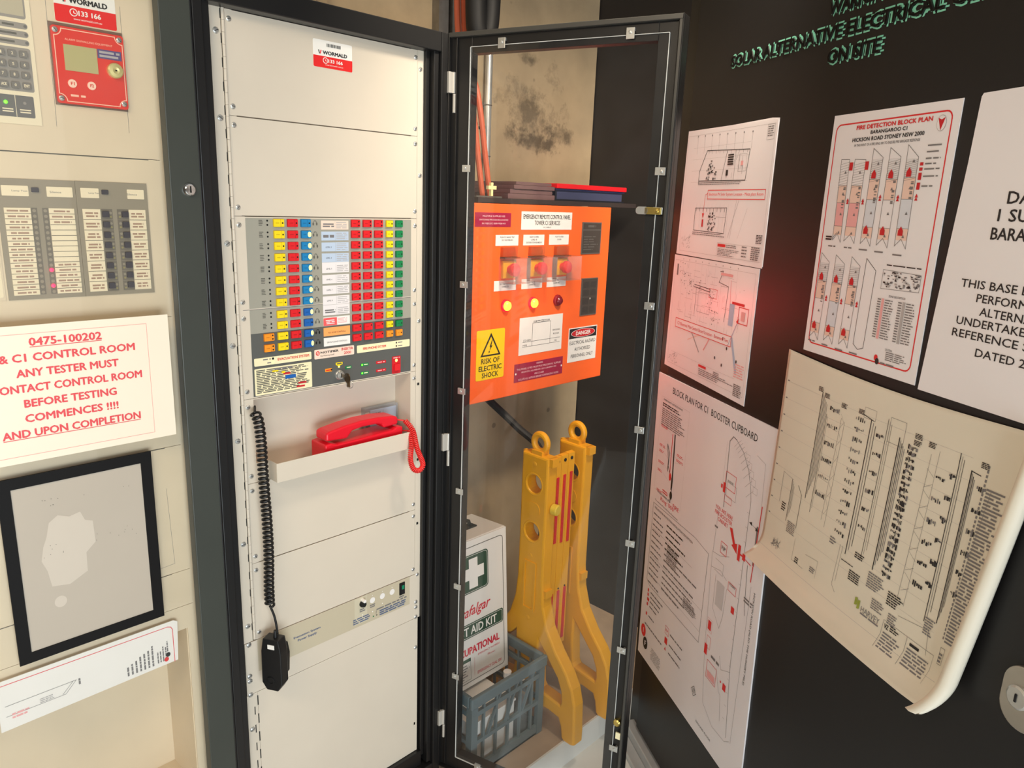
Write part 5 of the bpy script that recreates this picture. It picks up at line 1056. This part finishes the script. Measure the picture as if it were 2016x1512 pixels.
g.greek(.667, 1.617, .685, 1.626, 2, INK, 4, .6, .1, word=.02); g.line([(.685, 1.62), (.697, 1.632)], .0007, INK, 4)
for k, z in enumerate((1.7745, 1.765, 1.755, 1.747, 1.739, 1.728, 1.713)):
    if k >= 3: g.rect(.8765, z-.0025-.003*(k > 4), .8835, z+.0025+.003*(k > 4), DRED, 3)
    g.greek(.887, z-.0015, .921, z+.0015, 1, GREY, 3, .7, .35, word=.02)
g.greek(.838, 1.5835, .916, 1.587, 1, INK, 3, .5, 0, word=.02); P = [(.832, 1.577), (.918, 1.575), (.918, 1.548), (.832, 1.545), (.832, 1.577)]; g.line(P, .0007, GREY, 3)
for k in range(90): x = .834+random.random()*.08; z = 1.548+random.random()*.026; g.rect(x, z, x+.002+.004*random.random(), z+.001+.002*random.random(), random.choice((INK, GREY, LGREY)), 4)
g.text('ZONE DESCRIPTION', .873, 1.5345, .038, .0035, INK, 3)
for c in (0, 1):
    x = .829+.049*c
    for k in range(16): z = 1.527-.0043*k; g.rect(x, z-.001, x+.008, z+.001, GREY, 3); g.greek(x+.018, z-.001, x+.040, z+.001, 1, GREY, 3, .9, .3, word=.012)
    g.rect(x+.010, 1.460, x+.016, 1.529, (PINK, LGREY)[c], 3)
g.text('LOCATION', .873, 1.4455, .016, .0035, INK, 3); g.greek(.868, 1.427, .918, 1.443, 5, GREY, 3, .45, .3, word=.015)
g.ell(.846, 1.4275, .0045, .0055, RED, 3, 16); g.ell(.850, 1.422, .0045, .0055, INK, 4, 16); g.greek(.858, 1.419, .89, 1.423, 1, GREY, 3, .7, 0, word=.02)
on_door('fire_plan_poster', 'red bordered fire detection block plan sheet on the black door', g)
# plain notice cut by the right edge of the view
g = G(); T = .0014
wv = [(.9490, 1.3975), (.955, 1.50), (.962, 1.62), (.9705, 1.745), (.9725, 1.80), (.974, 1.836), (.977, 1.8405), (1.375, 1.842), (1.380, 1.399)]
g.prism(wv, -T, 0, LAM); g.y = -T
for t, xl, z, cw, h in (('DA3 BUILDING', 1.050, 1.6960, .0155, .0165), ('1 SUSSEX STREET', 1.0395, 1.6720, .0145, .0165), ('BARANGAROO NSW', 1.0335, 1.6465, .0155, .0165)):
    w_ = cw*len(t); g.text(t, xl+w_/2, z, w_, h, INK, 2, .02)
for t, xl, z, cw in (('THIS BASE BUILDING INCLUDES', .9975, 1.5735, .0112), ('PERFORMANCE BASED', 1.0295, 1.5545, .0118), ('ALTERNATIVE SOLUTIONS', 1.0390, 1.5360, .0112), ('UNDERTAKEN BY ENGINEERS', 1.0010, 1.5185, .0118), ('REFERENCE SY150', .9970, 1.5000, .0118), ('DATED 20 MAY', 1.0445, 1.4770, .0118)):
    w_ = cw*len(t); g.text(t, xl+w_/2, z, w_, .0118, INK, 2, .012)
on_door('notice_sheet', 'plain white notice sheet with black capitals, at the top right edge of the black door', g, 'notice')
# big curling schematic
random.seed(25)
U0, U1, Z0, Z1 = .601, 1.212, .944, 1.394
def curl(v):
    x, y, z = v.x, v.y, v.z; out = -.004
    tx = (x-U0)/(U1-U0); tz = (z-Z0)/(Z1-Z0)
    out -= .012*math.sin(math.pi*min(1, max(0, tx)))*(1-tz)+.010*(1-tz)**2
    sag = .012*math.sin(math.pi*min(1, max(0, tx)))*tz**6
    nx, nz, n = 0, 0, Vector((0, -1, 0)); X, Z = x, z-sag
    R = .055; zb_ = Z0+.050
    if z < zb_:
        a = min((zb_-z)/R, 1.25); Z = zb_-sag-R*math.sin(a); out -= R*(1-math.cos(a)); n = Vector((0, -math.cos(a), -math.sin(a)))
    R2 = .013; xs = U1-.026
    if x > xs:
        a = min((x-xs)/R2, 3.6); X = xs+R2*math.sin(a); out -= R2*(1-math.cos(a)); n = Vector((math.sin(a), n.y*math.cos(a), n.z))
    if tz > .965: out += .0
    X -= .066*(1-tz)*min(1, max(0, (tx-.78)/.20))
    p = Vector((X, out, Z)); return p+n*(-y)
g = G(fn=curl, seg=.02); nu, nv = 64, 50; vs = []; fs = []
E_ = .022
for s_ in (0, 1):
    for i in range(nu+1):
        for j in range(nv+1):
            vs.append((U0+(U1+E_-U0)*i/nu, -.0003 if s_ == 0 else 0, Z0-.020+(Z1-Z0+.020)*j/nv))
idx = lambda s_, i, j: s_*(nu+1)*(nv+1)+i*(nv+1)+j
for i in range(nu):
    for j in range(nv):
        fs.append((idx(0, i, j), idx(0, i+1, j), idx(0, i+1, j+1), idx(0, i, j+1))); fs.append((idx(1, i, j), idx(1, i, j+1), idx(1, i+1, j+1), idx(1, i+1, j)))
for i in range(nu): fs += [(idx(0, i, 0), idx(1, i, 0), idx(1, i+1, 0), idx(0, i+1, 0)), (idx(0, i, nv), idx(0, i+1, nv), idx(1, i+1, nv), idx(1, i, nv))]
for j in range(nv): fs += [(idx(0, 0, j), idx(0, 0, j+1), idx(1, 0, j+1), idx(1, 0, j)), (idx(0, nu, j), idx(1, nu, j), idx(1, nu, j+1), idx(0, nu, j+1))]
g.add(vs, fs, PLAN); g.y = -.0003; G.STEP = .0003
g.line([(.606, 1.383), (.606, .965)], .0005, GREY, 1); g.line([(.606, .968), (1.13, .972)], .0005, LGREY, 1)
for k in range(9): z = 1.33-.036*k; g.line([(.62, z), (1.08, z+.0)], .0003, LGREY, 1); g.rect(.612, z, .618, z+.0025, GREY, 1)
def riser(x, za, zb, n, wd, gap):
    for k in range(n): g.line([(x+gap*k, za-.004*k), (x+gap*k, zb+.01*k)], wd if k else wd*1.6, INK if k in (0, 2) else GREY, 2)
riser(.727, 1.338, 1.12, 6, .0010, .0035); riser(.748, 1.30, 1.10, 2, .0006, .004); g.line([(.79, 1.305), (.785, 1.10)], .0006, GREY, 2); g.line([(.80, 1.30), (.797, 1.09)], .0006, GREY, 2)
riser(.866, 1.325, 1.07, 3, .0011, .006); g.line([(.845, 1.33), (.872, 1.325)], .0014, INK, 2); g.frame2(.846, 1.325, .875, 1.345, .0005, GREY, 2); riser(.905, 1.34, 1.08, 3, .0006, .0045)
riser(.936, 1.315, 1.075, 5, .0012, .0035); g.frame2(.91, 1.30, .945, 1.345, .0006, GREY, 2); riser(1.058, 1.33, 1.05, 3, .0008, .004); riser(1.082, 1.31, 1.06, 4, .0013, .0028); g.line([(1.082, 1.31), (1.10, 1.308)], .0014, INK, 2); g.line([(1.005, 1.31), (1.0, 1.06)], .0006, GREY, 2); g.line([(1.02, 1.32), (1.015, 1.05)], .0005, GREY, 2); g.line([(1.125, 1.29), (1.11, 1.06)], .0006, GREY, 2)
def devs(x, z, dx, n=5):
    for k in range(n): g.rect(x+dx*k/n, z+random.uniform(-.003, .003), x+dx*k/n+random.uniform(.0015, .004), z+random.uniform(.004, .0075), random.choice((INK, INK, GREY)), 3)
for k in range(6): z = 1.312-.034*k; devs(.755, z, .03, 6); g.line([(.752, z), (.785, z-.002)], .0004, GREY, 2); g.line([(.788, z), (.798, z-.014), (.788, z-.03)], .0004, GREY, 2)
for k in range(12): z = 1.315-.02*k; devs(.828, z, .027, 5)
for k in range(6): z = 1.30-.034*k; devs(.883, z, .02, 5)
for k in range(22):
    z = 1.305-.0108*k; devs(.957, z, .02, 6)
for k in range(6): z = 1.275-.036*k; devs(1.022, z, .02, 5); devs(1.045, z+.012, .012, 5); g.line([(1.003, z+.01), (1.018, z)], .0005, GREY, 2); g.line([(1.003, z-.022), (1.018, z-.012)], .0005, GREY, 2)
for k in range(6): z = 1.285-.034*k; devs(1.098, z, .018, 5)
for x, z in ((.722, 1.343), (.84, 1.333), (.975, 1.33), (.975, 1.318), (1.005, 1.325), (1.105, 1.325), (.742, 1.335), (.793, 1.33)): g.greek(x-.008, z-.005, x+.008, z+.005, 4, INK, 3, .6, .2, word=.006)
riser(.678, 1.14, 1.05, 4, .0007, .003); g.line([(.645, 1.145), (.68, 1.14)], .0006, GREY, 2); g.line([(.645, 1.145), (.645, 1.08)], .0008, GREY, 2); g.line([(.70, 1.135), (.715, 1.12), (.715, 1.05)], .0010, INK, 2); g.greek(.655, 1.065, .67, 1.085, 4, INK, 3, .5, .2, word=.006); g.greek(.685, 1.03, .715, 1.055, 7, GREY, 3, .5, .2, word=.008)
for x, z, w_, h in ((.78, .99, .02, .012), (.885, 1.03, .03, .02), (.93, 1.04, .04, .03), (.98, 1.035, .035, .025), (.95, 1.01, .03, .02), (.99, 1.005, .02, .02), (1.0, .995, .02, .012), (.82, 1.07, .02, .015), (.89, 1.075, .03, .012), (.73, .985, .015, .012), (1.06, 1.03, .02, .03), (.86, 1.055, .05, .003)): g.greek(x, z, x+w_, z+h, max(1, int(h/.004)), random.choice((INK, GREY)), 3, .55, .4, word=.007)
g.line([(.72, 1.03), (.72, .985), (.76, .985)], .0005, GREY, 2); g.line([(.85, 1.08), (.848, 1.0), (.86, .99)], .0006, GREY, 2); g.line([(.857, 1.08), (.855, 1.01)], .0006, GREY, 2); g.line([(.76, 1.015), (.80, 1.02), (.80, .985)], .0005, GREY, 2); g.line([(1.01, 1.03), (1.07, 1.04), (1.075, 1.0)], .0006, GREY, 2)
for k in range(46): z = 1.292-.0056*k; g.greek(1.116+.0004*k*0, z-.0016, 1.158, z+.0016, 1, GREY, 2, .95, .35, word=.03)
for k in range(40): z = 1.325-.0072*k; g.rect(1.109-.0004*k*0, z-.0022, 1.1125, z+.0022, GREY, 2)
g.flat([(.913, 1.010), (.919, 1.012), (.919, .998), (.913, .996)], M('olive_logo', (150, 160, 60), .5), 3); g.flat([(.920, 1.008), (.926, 1.010), (.926, .994), (.920, .992)], M('olive_logo', (150, 160, 60), .5), 3); g.rect(.916, 1.001, .923, 1.005, M('olive_logo', (150, 160, 60), .5), 4)
g.text('HARVEY', .953, .9975, .045, .0105, GREY, 3); g.greek(.931, .988, .975, .9915, 1, GREY, 3, .8, 0, word=.02)
g.frame2(.984, .958, 1.036, 1.008, .0006, GREY, 2); g.frame2(1.036, .958, 1.098, 1.008, .0006, GREY, 2); g.text('VZ', .992, .999, .009, .008, INK, 3, .03); g.greek(.988, .96, 1.03, .99, 6, GREY, 3, .5, .3, word=.015); g.rect(1.043, .997, 1.062, 1.002, INK, 3); g.greek(1.04, .962, 1.09, .993, 6, GREY, 3, .5, .2, word=.015)
for k in range(40): a = random.random()*6.28; x = .645+.025*random.random(); z = .985+.012*random.random(); g.line([(x, z), (x+.008*math.cos(a), z+.008*math.sin(a))], .0006, GREY, 2)
g.frame2(1.112, 1.0, 1.125, 1.028, .0008, GREY, 2); g.greek(1.113, 1.002, 1.124, 1.02, 3, GREY, 3, .6, .2, word=.006)
o = g.build('schematic_sheet', smooth=True); o.location = DO; o.rotation_euler = (0, 0, DR)
tag(o, 'large cream schematic sheet with curled edges taped to the black door', 'poster')
for o in list(bpy.data.objects):
    if '_o' in o: del o['_o']
